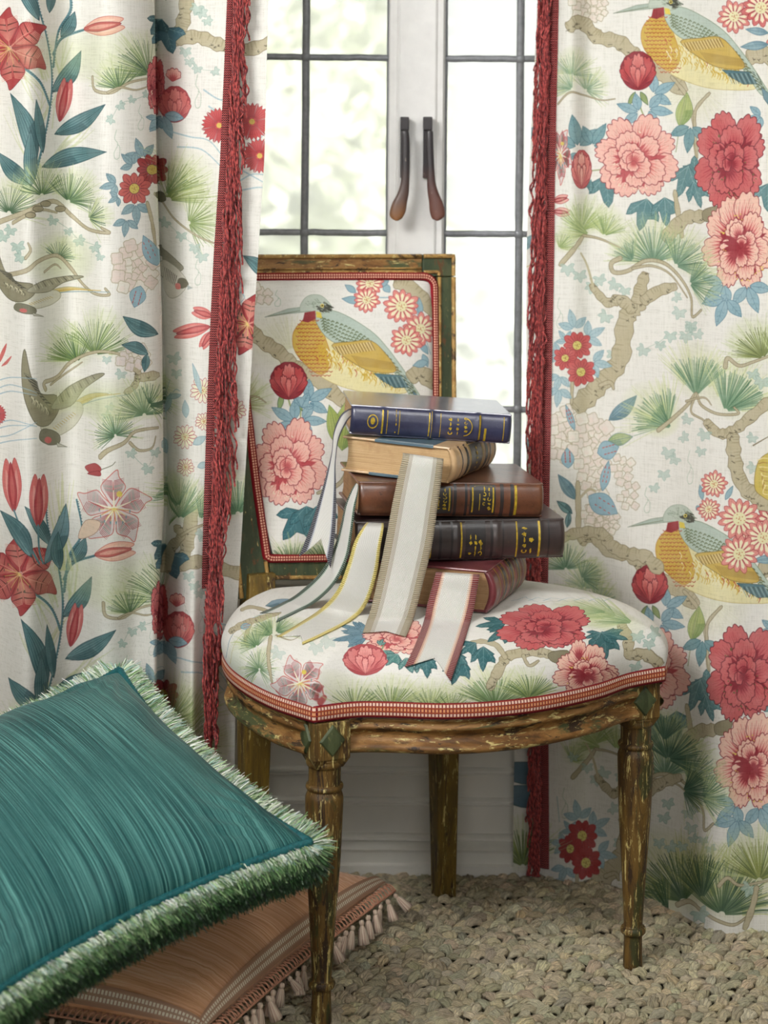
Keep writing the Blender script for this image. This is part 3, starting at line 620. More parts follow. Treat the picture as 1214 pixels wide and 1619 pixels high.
def rightcloth(F):
    R=F.r
    for dy,dx in ((-812,-20),(0,0),(812,19)):
        T=lambda *L:[(a+dx,b+dy) for a,b in L]
        hydrangea(F,T((926,6))[0],26,32,16,5); hydrangea(F,T((948,14))[0],16,18,8,6)
        F.glow(T((1090,140))[0],80,60,(226,224,190),.6)
        for i in range(60): a=R.rand()*3.; q=T((1100,130))[0]; F.seg(pol(q,a,10),pol(q,a,40+30*R.rand()),1,.7,(220,220,190),.6)
        twig(F,T((896,46),(918,34),(944,58),(978,66),(1006,90),(1040,112),(1084,146)),20,24); twig(F,T((1060,120),(1084,150),(1096,190),(1100,250)),6,5,marks=False); 
        twig(F,T((1180,92),(1210,86),(1250,110)),26,30); twig(F,T((1122,146),(1100,172),(1098,200),(1102,250)),5,4,marks=False)
        kingfisher(F,(551 if dy<=0 else 555)+dx,-480+dy)
        F.line(T((1015,148),(1012,168),(1018,184)),3,2,(150,164,100)); leaf(F,*T((1004,145),(992,168)),8,(140,160,96),GREEND,GREEND,0,0); leaf(F,*T((1012,145),(1024,166)),9,(140,160,96),GREEND,GREEND,0,0)
        sprig(F,T((1030,150))[0],-.5,42); sprig(F,T((1022,172))[0],.15,42); sprig(F,T((1012,178))[0],3.5,40); bud(F,T((1008,112))[0],27,30)
        leaf(F,*T((1074,200),(1086,146)),26,(176,190,110),GREEN,(120,150,70),2,4); F.line(T((1084,146),(1074,200),(1068,240)),1.5,1.5,(150,160,110))
        for c,a,r in (((914,236),-1.75,56),((934,232),-1.0,44),((914,240),1.6,26),((1092,196),1.7,46)): sprig(F,T(c)[0],a,r,(104,150,158),(60,104,118))
        for c,r in (((1205,182),20),): sprig(F,T(c)[0],2.8,r*1.5)
        for c,a0,a1,r,n in (((904,118),-2.9,.2,34,22),((926,142),-2.4,.9,30,20),((904,140),-3.6,-1.5,30,16)): needles(F,T(c)[0],a0,a1,r,n,(150,176,140),(112,150,116))
        curl(F,T((882,164),(900,146),(922,150),(950,158),(972,156)),4,.8)
        c,=T((886,244)); lily(F,c,34,1,.2,1.3,.5); tulip(F,*T((874,318),(898,312)),14,(236,160,150)); tulip(F,*T((874,334),(900,336)),14,(236,170,160))
        # leaf clusters and flowers
        for c,a,r,n,sp in (((958,276),1.5,52,3,.8),((1022,314),1.8,52,3,.7),((1050,312),1.5,46,3,.7),((1098,276),-1.6,30,3,.9),((1088,262),1.9,52,3,.6),((1096,286),1.3,44,3,.5),((1214,290),1.6,44,3,.8),((934,284),2.0,26,2,.4)):
            lobed(F,T(c)[0],a,r,n,(78,126,132),(44,84,92),(128,170,172),1,sp)
        twig(F,T((1066,300),(1072,340),(1078,376)),7,9,marks=False); twig(F,T((1048,380),(1082,346),(1106,342),(1136,336)),24,16); F.poly(smooth(T((1112,332),(1136,326),(1136,340),(1128,350),(1112,348))),(140,130,98),(90,82,56),.9)
        F.line(T((932,270),(950,268)),2,2,(150,164,110)); bud(F,T((919,268))[0],15,30,((240,176,160),(222,120,112),(196,80,82),(150,50,56)))
        peony(F,T((1008,248))[0],66,66,PEO_PINK,1); peony(F,T((1157,250))[0],57,76,PEO_ROSE,2,(90,90,40)); 
        c=T((1168,384))[0]; c=(c[0],c[1]+(12 if dy>0 else 0)); peony(F,c,58,76,PEO_CREAM,4,(232,196,70)); sprig(F,(c[0]-22,c[1]+62),2.4,46); sprig(F,(c[0]+12,c[1]+64),1.2,50); sprig(F,(c[0]-20,c[1]+84),1.9,50)
        daisy(F,T((1160,26))[0],26,13,(226,124,116),(240,226,190),(158,40,48),kind=1); daisy(F,T((1202,12))[0],30,13,(212,92,92),(240,226,190),(150,36,44),kind=1)
        daisy(F,T((1240,60))[0],28,13,(226,124,116),(240,226,190),(158,40,48),kind=1)
        leaf(F,*T((1214,70),(1170,74)),14,BLUE,BLUED,BLUED,0,3); leaf(F,*T((1214,52),(1178,46)),12,BLUE,BLUED,BLUED,0,3)
        # pine hanging from the fork
        for c,a0,a1,r,n,g in (((918,366),-2.5,-.3,44,28,(150,176,90)),((955,372),-2.4,-.2,36,20,(170,188,110)),((930,370),-3.4,-2.2,36,16,(176,192,120)),((884,392),-2.,.3,26,14,(176,192,120))): needles(F,T(c)[0],a0,a1,r,n,g,(116,146,80))
        twig(F,T((884,420),(910,390),(922,372)),8,5,marks=False); curl(F,T((922,372),(950,378),(990,396)),5)
        for c,a0,a1,r,n in (((1032,414),-3.1,-.2,56,50),((1068,420),-2.0,.5,50,36),((1090,448),-1.4,1.1,40,30),((1000,412),-3.,-1.4,34,16)): needles(F,T(c)[0],a0,a1,r,n,(110,150,116),(66,108,80))
        curl(F,T((980,408),(966,416),(970,430),(992,428),(1020,412),(1050,416),(1076,440),(1092,470),(1094,500),(1108,490)),8); curl(F,T((1000,424),(1030,420),(1060,434),(1086,470)),5)
        for c,r in (((1075,448),0),): ivy(F,T((1070,470),(1074,492),(1092,516),(1104,528)),12,.55,False)
    for dy,dx,last in ((0,0,0),(776,8,1)):
        T=lambda *L:[(a+dx,b+dy) for a,b in L]
        ivy(F,T((896,420),(918,436),(934,452),(948,442),(972,448),(990,456),(960,500),(972,556)),13,.6,False); tendril(F,T((884,470))[0],48)
        if not last: ivy(F,T((1018,552),(1042,540),(1060,528),(1084,528),(1090,512)),12,.6)
        twig(F,T((908,648),(934,622),(958,598),(980,566),(988,510),(1000,488),(1016,474)),30,26); twig(F,T((1004,492),(980,474),(960,478),(940,458),(934,448)),20,8); twig(F,T((1006,480),(1014,450),(1020,430)),22,14); twig(F,T((1014,478),(1040,460),(1070,452)),20,14)
        F.line(T((938,456),(928,420),(918,400)),4,3,(190,180,140)); twig(F,T((946,610),(964,604),(970,616)),8,4,marks=False)
        twig(F,T((903,640),(904,600),(900,580)),5,4,marks=False)
        sy=1.1 if last else 1.
        for c,a,r in (((908,522),-1.8,34),((926,534),-.5,34),((884,560),3.4,26),((934,572),.2,34),((886,592),1.9,30),((884,612),1.7,32),((896,540),-2.2,22)): sprig(F,T(c)[0],a,r,(160,192,200),(116,156,172))
        for c,r in (((912,546),23),((893,566),19),((918,588),23)): daisy(F,T(c)[0],r*(1.05 if last else 1),10,(206,74,74) if not last else (176,44,46),(170,50,50),(150,40,44),(222,206,100),sy=sy)
    for c,rx,ry,n in (((893,690),36,50,22),((934,696),38,48,24),((936,742),30,36,16),((984,742),22,26,9),((994,786),18,30,8),((946,800),22,40,12),((870,820),16,20,6),((950,835),14,18,5)): hydrangea(F,c,rx,ry,n,int(c[0]))
    leaf(F,(962,664),(1006,625),22,(112,152,170),(64,104,120),(64,104,120),3,4); leaf(F,(960,698),(1000,690),20,(170,188,130),(80,120,120),(120,150,90),0,4)
    spotted(F,(944,716),(978,706),30); spotted(F,(898,740),(896,708),20); spotted(F,(908,680),(894,640),10); spotted(F,(952,776),(962,728),15); spotted(F,(930,784),(976,812),34)
    leaf(F,(910,790),(882,750),18,(110,150,164),(64,104,120),(64,104,120),0,3); leaf(F,(904,812),(880,792),13,(96,140,140)); leaf(F,(896,834),(900,808),9,(96,140,150))
    twig(F,[(913,760),(914,810),(914,842)],8,9,marks=False); F.line([(914,790),(930,774),(940,776)],5,4,TAUPE); twig(F,[(884,852),(916,842),(950,844),(966,862),(990,874),(1020,880),(1046,905)],16,22)
    for c,a0,a1,r,n in (((894,900),-3.2,-.1,40,30),((920,915),-1.9,.8,32,22)): needles(F,c,a0,a1,r,n,(110,150,116),(70,110,80))
    for c,a0,a1,r,n in (((1100,625),-2.3,-.7,62,60),((1056,672),-3.4,-1.3,58,50),((1146,650),-1.9,-.1,66,60),((1060,676),-3.,-1.9,40,20)): needles(F,c,a0,a1,r,n,(116,156,118),(70,116,82),1.4,True,(200,212,140))
    curl(F,[(1040,680),(1060,664),(1086,640),(1100,622),(1108,640),(1134,654),(1166,654),(1160,644)],7); curl(F,[(1100,622),(1092,650),(1112,664),(1128,680)],5); curl(F,[(1084,634),(1112,628),(1124,640)],4)
    twig(F,[(1114,664),(1134,684),(1156,682),(1180,664),(1220,630)],14,18); twig(F,[(1158,684),(1160,720),(1170,760),(1196,788),(1240,810)],20,24)
    needles(F,(1206,566),-3.1,-1.,50,40,(120,134,62),(80,96,40)); needles(F,(1222,566),-2,-.2,44,24,(120,134,62),(80,96,40)); curl(F,[(1146,580),(1150,566),(1168,578),(1190,572),(1222,560)],7); ivy(F,[(1190,590),(1204,600)],14,.7,False)
    ivy(F,[(1054,712),(1078,688),(1088,660),(1112,688),(1106,712),(1050,748),(1034,766),(1066,724),(1190,690),(1190,740)],12,.55,False); tendril(F,(1090,712),52); tendril(F,(1022,770),40)
    F.poly(smooth([(1214,716),(1198,730),(1192,760),(1198,780),(1230,790),(1230,716)]),(206,180,70),(150,120,50),1.); F.line([(1190,704),(1214,690)],2,1,TAUPED)
    for i in range(9): F.line([(1197+i*1.5,728+i*5),(1206,724+i*7),(1222,726+i*7)],1.6,1,(170,120,40) if i%2 else (238,222,150),.9)
    for a,b in (((1110,790),(1106,766)),((1146,790),(1158,768)),((1106,800),(1100,806))): leaf(F,a,b,8,BLUE,BLUED,BLUED,0,0)
    for c,r in (((1128,765),21),((1120,805),18),((1168,820),33),((1206,850),30),((1168,876),30)): daisy(F,c,r,14,(228,130,120),(240,230,190),(168,48,54),kind=1,rot=r)
    # lowest band
    for c,a0,a1,r,n in (((1056,1200),-2.6,.6,54,60),((1080,1250),-1.3,1.4,40,40),((1050,1170),-2.2,-.6,40,24)): needles(F,c,a0,a1,r,n,(70,110,84),(40,76,56),1.4)
    for c,a0,a1,r,n in (((1080,1425),-3.,-.8,84,74),((1140,1446),-2.5,-.05,84,74),((1056,1440),-3.2,-1.6,54,36),((1110,1420),-2.4,-1.,70,40)): needles(F,c,a0,a1,r,n,(72,104,66),(38,70,46),1.5,True,(170,180,90))
    needles(F,(1200,1392),-2.8,-.3,66,50,(128,140,60),(80,98,40)); curl(F,[(1136,1400),(1150,1388),(1170,1400),(1214,1392)],7)
    curl(F,[(1070,1430),(1090,1424),(1110,1440),(1136,1456),(1160,1462),(1180,1450)],8); ivy(F,[(1186,1404),(1104,1440)],16,.8,False); twig(F,[(1196,1400),(1190,1430),(1176,1470)],8,10,marks=False)
    ivy(F,[(1056,1268),(1050,1290),(1040,1330),(1062,1334),(1080,1336),(1092,1322)],11,.8,False)
    F.line([(880,1260),(884,1300)],1.2,1,(130,170,170),.8)
    for y0 in (1225,1262,): F.poly(smooth([(808,y0-16),(822,y0-20),(840,y0-16),(840,y0+14),(808,y0+8)],4),(70,104,124),TEALD,1.); 
    needles(F,(826,1370),-2.6,-.5,60,40,(130,150,60),(80,104,50))
    for y0 in (60,210,380,700,900,1000,1130): leaf(F,(812,y0+20),(858,y0-14),16,(120,160,170),(80,120,130),(80,120,130),0,3); F.line([(812,y0+50),(860,y0+30)],2,1,(190,176,110))
def backcloth(F):
    hydrangea(F,(408,466),24,16,8,9); tendril(F,(438,458),26)
    F.glow((440,540),60,50,(226,226,196),.6)
    for i in range(50): a=-2.6+2.*F.r.rand(); F.seg(pol((460,560),a,10),pol((460,560),a,45+20*F.r.rand()),1,.8,(214,214,178),.6)
    twig(F,[(388,512),(410,536),(440,556),(466,580),(500,600),(548,640)],20,24)
    needles(F,(380,640),-1.6,.3,40,22,(170,176,120),(140,146,90)); curl(F,[(372,640),(400,626),(420,636)],4)
    kingfisher(F,0,0)
    twig(F,[(622,445),(650,455),(690,500)],24,20); twig(F,[(646,600),(664,590),(690,610)],24,24)
    for a,b,w in (((562,462),(545,450),10),((570,476),(540,472),12),((606,450),(616,462),12),((600,452),(614,442),9),((664,500),(662,470),10),((668,560),(676,580),10),((676,572),(652,578),12),((664,540),(676,560),10)): leaf(F,a,b,w,BLUE,BLUED,BLUED,0,0)
    F.line([(600,470),(650,480),(680,560)],1.8,1.4,BLUE)
    for c,r in (((584,448),22),((579,474),21),((634,484),28),((664,520),27),((642,538),26)): daisy(F,c,r,13,(232,128,118),(242,232,190),(176,44,52),kind=1,rot=r,sy=.95)
    F.line([(455,628),(462,652),(472,670)],3,2,(150,164,100)); F.line([(476,640),(474,670)],2,2,(150,164,100)); leaf(F,(446,622),(440,650),9,(140,170,100),GREEND,GREEND,0,0); leaf(F,(464,624),(478,650),9,(140,170,100),GREEND,GREEND,0,0)
    sprig(F,(484,636),-.5,46); sprig(F,(474,664),.05,42); sprig(F,(468,668),3.7,46); lobed(F,(476,644),-1.1,26,3,BLUE,BLUED,BLUED); bud(F,(456,602),28,29)
    leaf(F,(540,712),(548,632),40,(172,190,90),GREEN,(120,150,60),3,6); leaf(F,(530,700),(520,640),24,(172,190,90),GREEN,(120,150,60),3,4)
    for c,a,r in (((480,808),2.2,56),((484,800),1.5,50),((500,800),1.3,50),((440,640),1.,0.1)): lobed(F,c,a,r,3,(50,106,116),TEALD,(96,150,156),1,.8)
    twig(F,[(500,780),(540,760),(560,700)],6,5,marks=False)
    peony(F,(459,732),60,70,PEO_PINK,1); needles(F,(462,905),-2.6,-.5,46,40,(90,136,80),(60,104,60)); needles(F,(520,900),-2.6,-.5,46,40,(100,140,70),(60,104,60)); needles(F,(620,860),-2.6,-.5,60,40,(100,140,70),(60,104,60))
    peony(F,(600,760),50,60,PEO_ROSE,2)
def seatcloth(F):
    F.glow((372,1040),22,50,(206,216,190),.6); F.line([(358,1040),(364,1010),(384,986),(420,968)],3,2,(120,156,170)); F.line([(364,1050),(372,1016),(400,986)],2,1.4,(196,186,120))
    twig(F,[(362,1000),(386,986),(412,978),(452,962),(480,950)],10,8); twig(F,[(396,984),(388,1010),(392,1024)],6,5,marks=False); twig(F,[(380,965),(400,960),(440,972)],6,5,marks=False)
    leaf(F,(420,958),(462,948),12,(120,150,170)); spotted(F,(380,992),(396,988),10)
    for c,a0,a1,r,n,sy in (((430,1004),-3.4,-1.6,34,30,.8),((436,1000),-1.5,.3,40,34,.6),((406,1022),-3.6,-.6,30,26,.9),((410,1058),-4.2,1.2,26,34,1.2)): needles(F,c,a0,a1,r,n,(110,146,96),(72,112,72),1.1,True,GREENL,sy)
    twig(F,[(428,1004),(424,1040),(430,1080)],6,4,marks=False); curl(F,[(436,1004),(460,1012),(478,1002)],3)
    ivy(F,[(440,1030),(500,1020),(520,1012)],14,.35,False)
    lily(F,(474,1080),44,1,-.8,1.0,.95); F.line([(436,1092),(452,1110)],2,1,(190,60,70)); F.poly(smooth([(500,1108),(512,1098),(516,1104),(506,1116)]),(190,80,80))
    for c,a,r,sy in (((584,1004),2.9,60,.6),((578,1000),3.6,46,.6),((584,1000),-2.2,30,.7)): lobed(F,c,a,r,3,(96,136,156),(52,90,110),(60,100,120),1,.5,sy)
    peony(F,(632,1008),58,28,PEO_PINK,1); F.line([(600,1030),(606,1020),(600,1012)],2.4,2,(120,150,100))
    for c,a,r in (((606,1028),1.1,24),((628,1034),2.2,30),((640,1040),1.2,34),((660,1044),.9,34),((600,1020),-1.2,14)): lobed(F,c,a,r,3,(70,128,124),TEALD,(130,170,160),1,.7,.75)
    bud(F,(577,1043),33,24,((240,152,146),(226,116,114),(190,66,72),(158,44,52)))
    for c,r,n,col in (((618,1124),58,46,(132,158,70)),((680,1124),50,30,(170,190,110)),((560,1122),50,26,(184,200,130)),((782,1118),66,60,(104,146,84)),((836,1104),50,40,(140,164,84)),((712,1124),40,24,(150,176,100))): needles(F,c,-2.75,-.35,r,n,col,(78,112,56),1.2,True,(200,212,140),.75)
    twig(F,[(772,1090),(792,1052),(806,1036),(846,1030),(880,1038)],16,14); twig(F,[(800,1042),(784,1020),(760,1014),(740,1018)],9,6,marks=False); F.line([(892,1040),(908,1056)],5,3,TAUPE); F.poly(smooth([(868,1032),(896,1028),(900,1040),(890,1050),(870,1044)]),(128,120,90),(84,76,50),.9); twig(F,[(826,1034),(836,1052),(852,1044)],6,4,marks=False)
    twig(F,[(980,984),(992,1008),(996,1034),(1020,1034),(1046,1052)],16,18); ivy(F,[(1010,1004),(1024,1016),(1004,1050),(1030,1000)],13,.7,False)
    for c,a,r,sy in (((764,1022),1.6,44,.9),((752,1016),2.4,34,.8),((730,1040),1.9,50,.9),((720,1030),1.5,40,.9),((800,984),2.9,50,.55),((806,992),2.4,48,.7),((822,1006),.5,50,.55),((830,1000),1.9,30,.6),((952,998),1.5,56,.85),((950,1000),.4,46,.6),((950,1000),2.6,30,.6),((700,1020),.6,30,.7),((672,1036),1.5,40,.9)): lobed(F,c,a,r,3,(40,96,102),(24,60,66),(96,140,144),1,.6,sy)
    for c,a0,a1,r,n in (((975,975),-3.3,-2.,60,30),((1000,985),-3.2,-2.2,60,30),((960,968),-3.4,-2.6,60,20)): needles(F,c,a0,a1,r,n,(150,180,120),(116,150,96),1.2,True,GREENL,.6)
    peony(F,(864,990),76,36,PEO_ROSE,2,(90,60,30)); peony(F,(926,1064),52,42,PEO_CREAM,4,(232,196,70)); petal(F,(915,1046),-1.6,.6,.1,1.,30,34,PEO_CREAM)
    for x in range(830,1000,24): F.line([(x-20,950),(x,945),(x+20,952)],2,1,(150,180,190),.6)
    F.line([(820,962),(880,950),(960,958)],2,1,(190,180,130),.6)
# ================================================================ setting
def S_(o): o['kind']='structure'; return o
M_paint=plain('white_paint',(226,225,222),.45,.03,30); M_paint2=plain('sill_paint',(234,232,224),.35,.02,25,.03)
M_lead=plain('lead',(128,130,134),.45,.10,120,.3,.2)
M_wall=plain('wall_paint',(222,219,210),.6,.02,20); M_floor=plain('floor_boards',(96,84,62),.8,.1,10)
m,n,b=newmat('window_glass'); tr=N(n,'ShaderNodeBsdfTransparent'); tr.inputs[0].default_value=(.97,.975,.97,1); gl=N(n,'ShaderNodeBsdfGlossy'); gl.inputs['Roughness'].default_value=.03; fr=N(n,'ShaderNodeFresnel'); fr.inputs[0].default_value=1.25
tl0=N(n,'ShaderNodeBsdfTranslucent'); tl0.inputs[0].default_value=(.96,.97,.95,1); mq=N(n,'ShaderNodeMixShader'); mq.inputs[0].default_value=.30; n.links.new(tr.outputs[0],mq.inputs[1]); n.links.new(tl0.outputs[0],mq.inputs[2])  # white translucency stands in for the bright haze over the garden
mx=N(n,'ShaderNodeMixShader'); n.links.new(fr.outputs[0],mx.inputs[0]); n.links.new(mq.outputs[0],mx.inputs[1]); n.links.new(gl.outputs[0],mx.inputs[2]); n.links.new(mx.outputs[0],n.nodes['Material Output'].inputs[0]); M_glass=m
WY=3.468; WX0,WX1,WZ0,WZ1=-.55,.62,.50,2.15
S_(box('floor',-2.6,2.6,-1.7,3.66,-.06,-.018,M_floor,bv=0))
S_(box('ceiling',-2.7,2.7,-1.7,3.668,2.6,2.8,M_wall,bv=0)); S_(box('wall_left',-2.7,-2.5,-1.7,3.66,-.02,2.6,M_wall,bv=0)); S_(box('wall_right',2.5,2.7,-1.7,3.66,-.02,2.6,M_wall,bv=0)); S_(box('wall_front',-2.7,2.7,-1.9,-1.7,-.02,2.6,M_wall,bv=0))
bw=thing('wall_back','x','x',(0,WY,0)); del bw['label'],bw['category']; bw['kind']='structure'
for nm,a in (('wall_panel',(-2.6,WX0,WY,WY+.2,-.02,2.6)),('wall_panel',(WX1,2.6,WY,WY+.2,-.02,2.6)),('wall_panel',(WX0,WX1,WY,WY+.2,-.02,WZ0)),('wall_panel',(WX0,WX1,WY,WY+.2,WZ1,2.6))): box(nm,*a,M_wall,bw,0)
# window sill, panel mouldings, skirting (all frontal, seen below the seat)
def mould(name,x0,x1,prof,mat):
    """horizontal moulding: prof is a list of (how far it stands off the wall, z)"""
    pr=np.array(prof); S=np.stack([np.stack([np.full(len(pr),x),WY+.001-pr[:,0]*1.5,pr[:,1]],-1) for x in (x0,x1)])
    o=grid(name,S,mat,smooth=False); return S_(o)
def zz(py,Y=WY): return P(660,py,Y)[2]
mould('sill_1',WX0-.05,WX1+.05,[(0,zz(880)+.004),(.018,zz(880)),(.022,zz(886)),(.018,zz(893)),(.006,zz(897)),(.004,zz(914)),(.009,zz(917)),(.009,zz(923)),(0,zz(926))],M_paint2)
for i,(a,c) in enumerate(((1212,1225),(1260,1273))):
    mould('trim_%d'%(i+1),-2.,2.,[(0,zz(a)),(.004,zz(a)),(.008,zz(a+3)),(.008,zz(a+5)),(.003,zz(a+8)),(.005,zz(c-3)),(.004,zz(c)),(0,zz(c+1))],M_paint2)
mould('baseboard_back',-2.,2.,[(0,zz(1316)),(.006,zz(1317)),(.010,zz(1320)),(.010,zz(1324)),(.004,zz(1328)),(.011,zz(1332)),(.016,zz(1336)),(.014,zz(1341)),(.013,zz(1358)),(.017,zz(1361)),(.017,-.02)],M_paint2)
# the two casements with their leaded panes
GY=WY+.035
def xw(px,py=400,Y=GY): return P(px,py,Y)[0]
def casement(name,xs,border,side):
    t=thing(name,'x','x',((xs[0]+xs[-1])/2,GY,WZ0)); del t['label'],t['category']; t['kind']='structure'
    zs=[WZ0+.03]+[zz(y,GY) for y in (923,646,369,92,-185,-462)]; zs=[z for z in zs if WZ0<z<WZ1]; zs=sorted(zs)+[WZ1-.03]; 
    fx0,fx1=(xs[0]-.05,xs[-1]+.03) if side<0 else (xs[0]-.03,xs[-1]+.05)
    if zs[1]-zs[0]<.05: zs.pop(1)
    for a in ((fx0,xs[0],zs[0]-.03,zs[-1]+.03),(xs[-1],fx1,zs[0]-.03,zs[-1]+.03)): box('stile',a[0],a[1],GY-.012,GY+.02,a[2],a[3],M_paint,t,.004)
    for a in ((xs[0],xs[-1],zs[0]-.03,zs[0]),(xs[0],xs[-1],zs[-1],zs[-1]+.03)): box('frame_rail',a[0],a[1],GY-.012,GY+.02,a[2],a[3],M_paint,t,.004)
    def came(p0,p1,w):
        p0=np.array(p0);p1=np.array(p1); k=24; r=random.Random(int(p0[0]*999)+int(p0[2]*77)); path=[p0+(p1-p0)*i/k+np.array([r.gauss(0,.0003),0,r.gauss(0,.0003)]) for i in range(k+1)]
        S,F=tubev(path,w/2,8); S[...,1]=GY+(S[...,1]-GY)*.55
        obj('lead_bar',S.reshape(-1,3),[F],M_lead,t)
    for x in xs[1:-1]: came((x,GY,zs[0]),(x,GY,zs[-1]),.0125)
    for z in zs[1:-1]: came((xs[0],GY,z),(xs[-1],GY,z),.0105)
    came((xs[0]+.001,GY,zs[0]),(xs[0]+.001,GY,zs[-1]),.006); came((xs[-1]-.001,GY,zs[0]),(xs[-1]-.001,GY,zs[-1]),.006)
    for i in range(len(xs)-1):
        for j in range(len(zs)-1):
            a=.0; V,F=hexa([(xs[i],GY-.001,zs[j]),(xs[i+1],GY-.001,zs[j]),(xs[i+1],GY+.001,zs[j]),(xs[i],GY+.001,zs[j]),(xs[i],GY-.001,zs[j+1]),(xs[i+1],GY-.001,zs[j+1]),(xs[i+1],GY+.001,zs[j+1]),(xs[i],GY+.001,zs[j+1])])
            obj('pane',V,[F],M_glass,t,smooth=False)
    for x in xs[1:-1]:
        for z in zs[1:-1]:
            S=[];a=np.linspace(0,2*PI,12,endpoint=False)
            for rr,yy in ((.0085,0),(.007,-.003),(.003,-.0045),(.0001,-.0048)): S.append(np.stack([x+rr*np.cos(a),np.full(12,GY+yy),z+rr*np.sin(a)],-1))
            grid('solder_joint',np.array(S),M_lead,t,None,False,True)
    return t
xl=xw(613); xr=xw(701)
window_left=casement('window_1',[xl-.4,xw(481)-.133,xw(481),xl],0,-1)
window_right=casement('window_2',[xr,xw(820),xw(820)+.125,xr+.37],0,1)
# middle post where the casements close, with softly bevelled edges
x0,x1=xw(612,400,GY-.02),xw(700,400,GY-.02); Y0=GY-.018
pr=[(x0,GY+.02),(x0,Y0+.004),(x0+.002,Y0),(x0+.0125,Y0),(x0+.0135,Y0-.003),(x0+.0165,Y0-.0045),(x0+.018,Y0-.004),(x1-.015,Y0-.004),(x1-.0135,Y0-.0035),(x1-.0105,Y0-.001),(x1-.002,Y0),(x1,Y0+.004),(x1,GY+.02)]
S=np.stack([np.array([(a,b_,z) for a,b_ in pr]) for z in (WZ0,WZ1)],1)
S_(grid('trim_3',S[::-1],M_paint,smooth=False))
# handles
M_wood=None
def handlemat(name,a,bb,seed):
    m,n,b=newmat(name); v=coords(n,(1,1,.25)); v.node.inputs['Location'].default_value=(seed,0,0); f=noise(n,v,120,6,.7,.5)
    z=N(n,'ShaderNodeSeparateXYZ'); tc=N(n,'ShaderNodeTexCoord'); n.links.new(tc.outputs['Object'],z.inputs[0])
    g=ramp(n,math_(n,'ADD',z.outputs[2],math_(n,'MULTIPLY',f,.02)),[(.0,bb),(.045,a),(.10,(52,48,50))]); c=mixc(n,ramp(n,noise(n,v,300,5,.7),[(.66,(0,0,0,1)),(.70,(1,1,1,1))]),g,(176,160,140))
    n.links.new(c,b.inputs['Base Color']); b.inputs['Roughness'].default_value=.38; bump(n,b,f,.3,.001); return m
def handle(px,pts,lab,plate,hook,cols,seed):
    base=P(px,186,Y0-.004); t=thing('window_handle',lab,'handle',(base[0],Y0-.004,P(px,348,Y0)[2]),'window handles')
    mh=handlemat('handle_metal_%d'%seed,*cols,seed)
    YF=Y0-.030
    a=P(plate[0],188,YF); c=P(plate[1],278,YF)
    box('mount_plate',P(plate[0],186,Y0)[0],P(plate[1],186,Y0)[0],Y0-.012,Y0-.0035,P(px,281,Y0)[2],P(px,186,Y0)[2],mh,t,.001)
    box('hinge_block',a[0],c[0],YF+.002,Y0-.010,P(px,206,YF)[2],P(px,185,YF)[2],mh,t,.0015)
    # lever: a bar that widens to a flattened paddle, swept outwards at its foot
    L=crv([(x,y,w) for x,y,w in pts],6); S=[]; a=np.linspace(0,2*PI,16,endpoint=False); nL=len(L)
    for i,(x,y,w) in enumerate(L):
        f=i/(nL-1); yy=YF-.004-.010*math.sin(f*PI*.55); cc=P(x,y,yy); hw=w/2*yy/FPX
        th=.0045 if f<.97 else .0025
        S.append(np.stack([cc[0]+hw*np.cos(a),cc[1]+th*np.sin(a),np.full(16,cc[2])],-1))
    S=np.array(S); e0=S[0].mean(0); e1=S[-1].mean(0); S=np.concatenate([(S[:1]-e0)*.05+e0,S,(S[-1:]-e1)*.05+e1])
    grid('lever',S,mh,t,None,False,True)
    tube('pivot_pin',[P(px-4,212,YF+.004),P(px+4,212,YF+.004)],.0035,mh,t,10)
    return t
handle(640,[(640,206,6),(640,209,12),(641,225,13),(641,250,13),(641,270,13),(640,290,14),(637,306,18),(632,320,23),(629,333,25),(627,341,22),(627,346,15),(627,349,4)],'left dark bronze window handle with worn amber-brown paddle turned down to the left',(633,646),0,((92,70,62),(150,98,44)),1)
handle(680,[(679,206,6),(679,209,11),(679,225,12),(680,250,12),(681,270,12),(682,290,14),(685,306,18),(689,320,22),(691,333,24),(692,341,22),(691,346,15),(691,349,4)],'right dark bronze window handle with reddish-brown paddle turned down to the right',(669,683),0,((96,62,54),(112,72,58)),2)
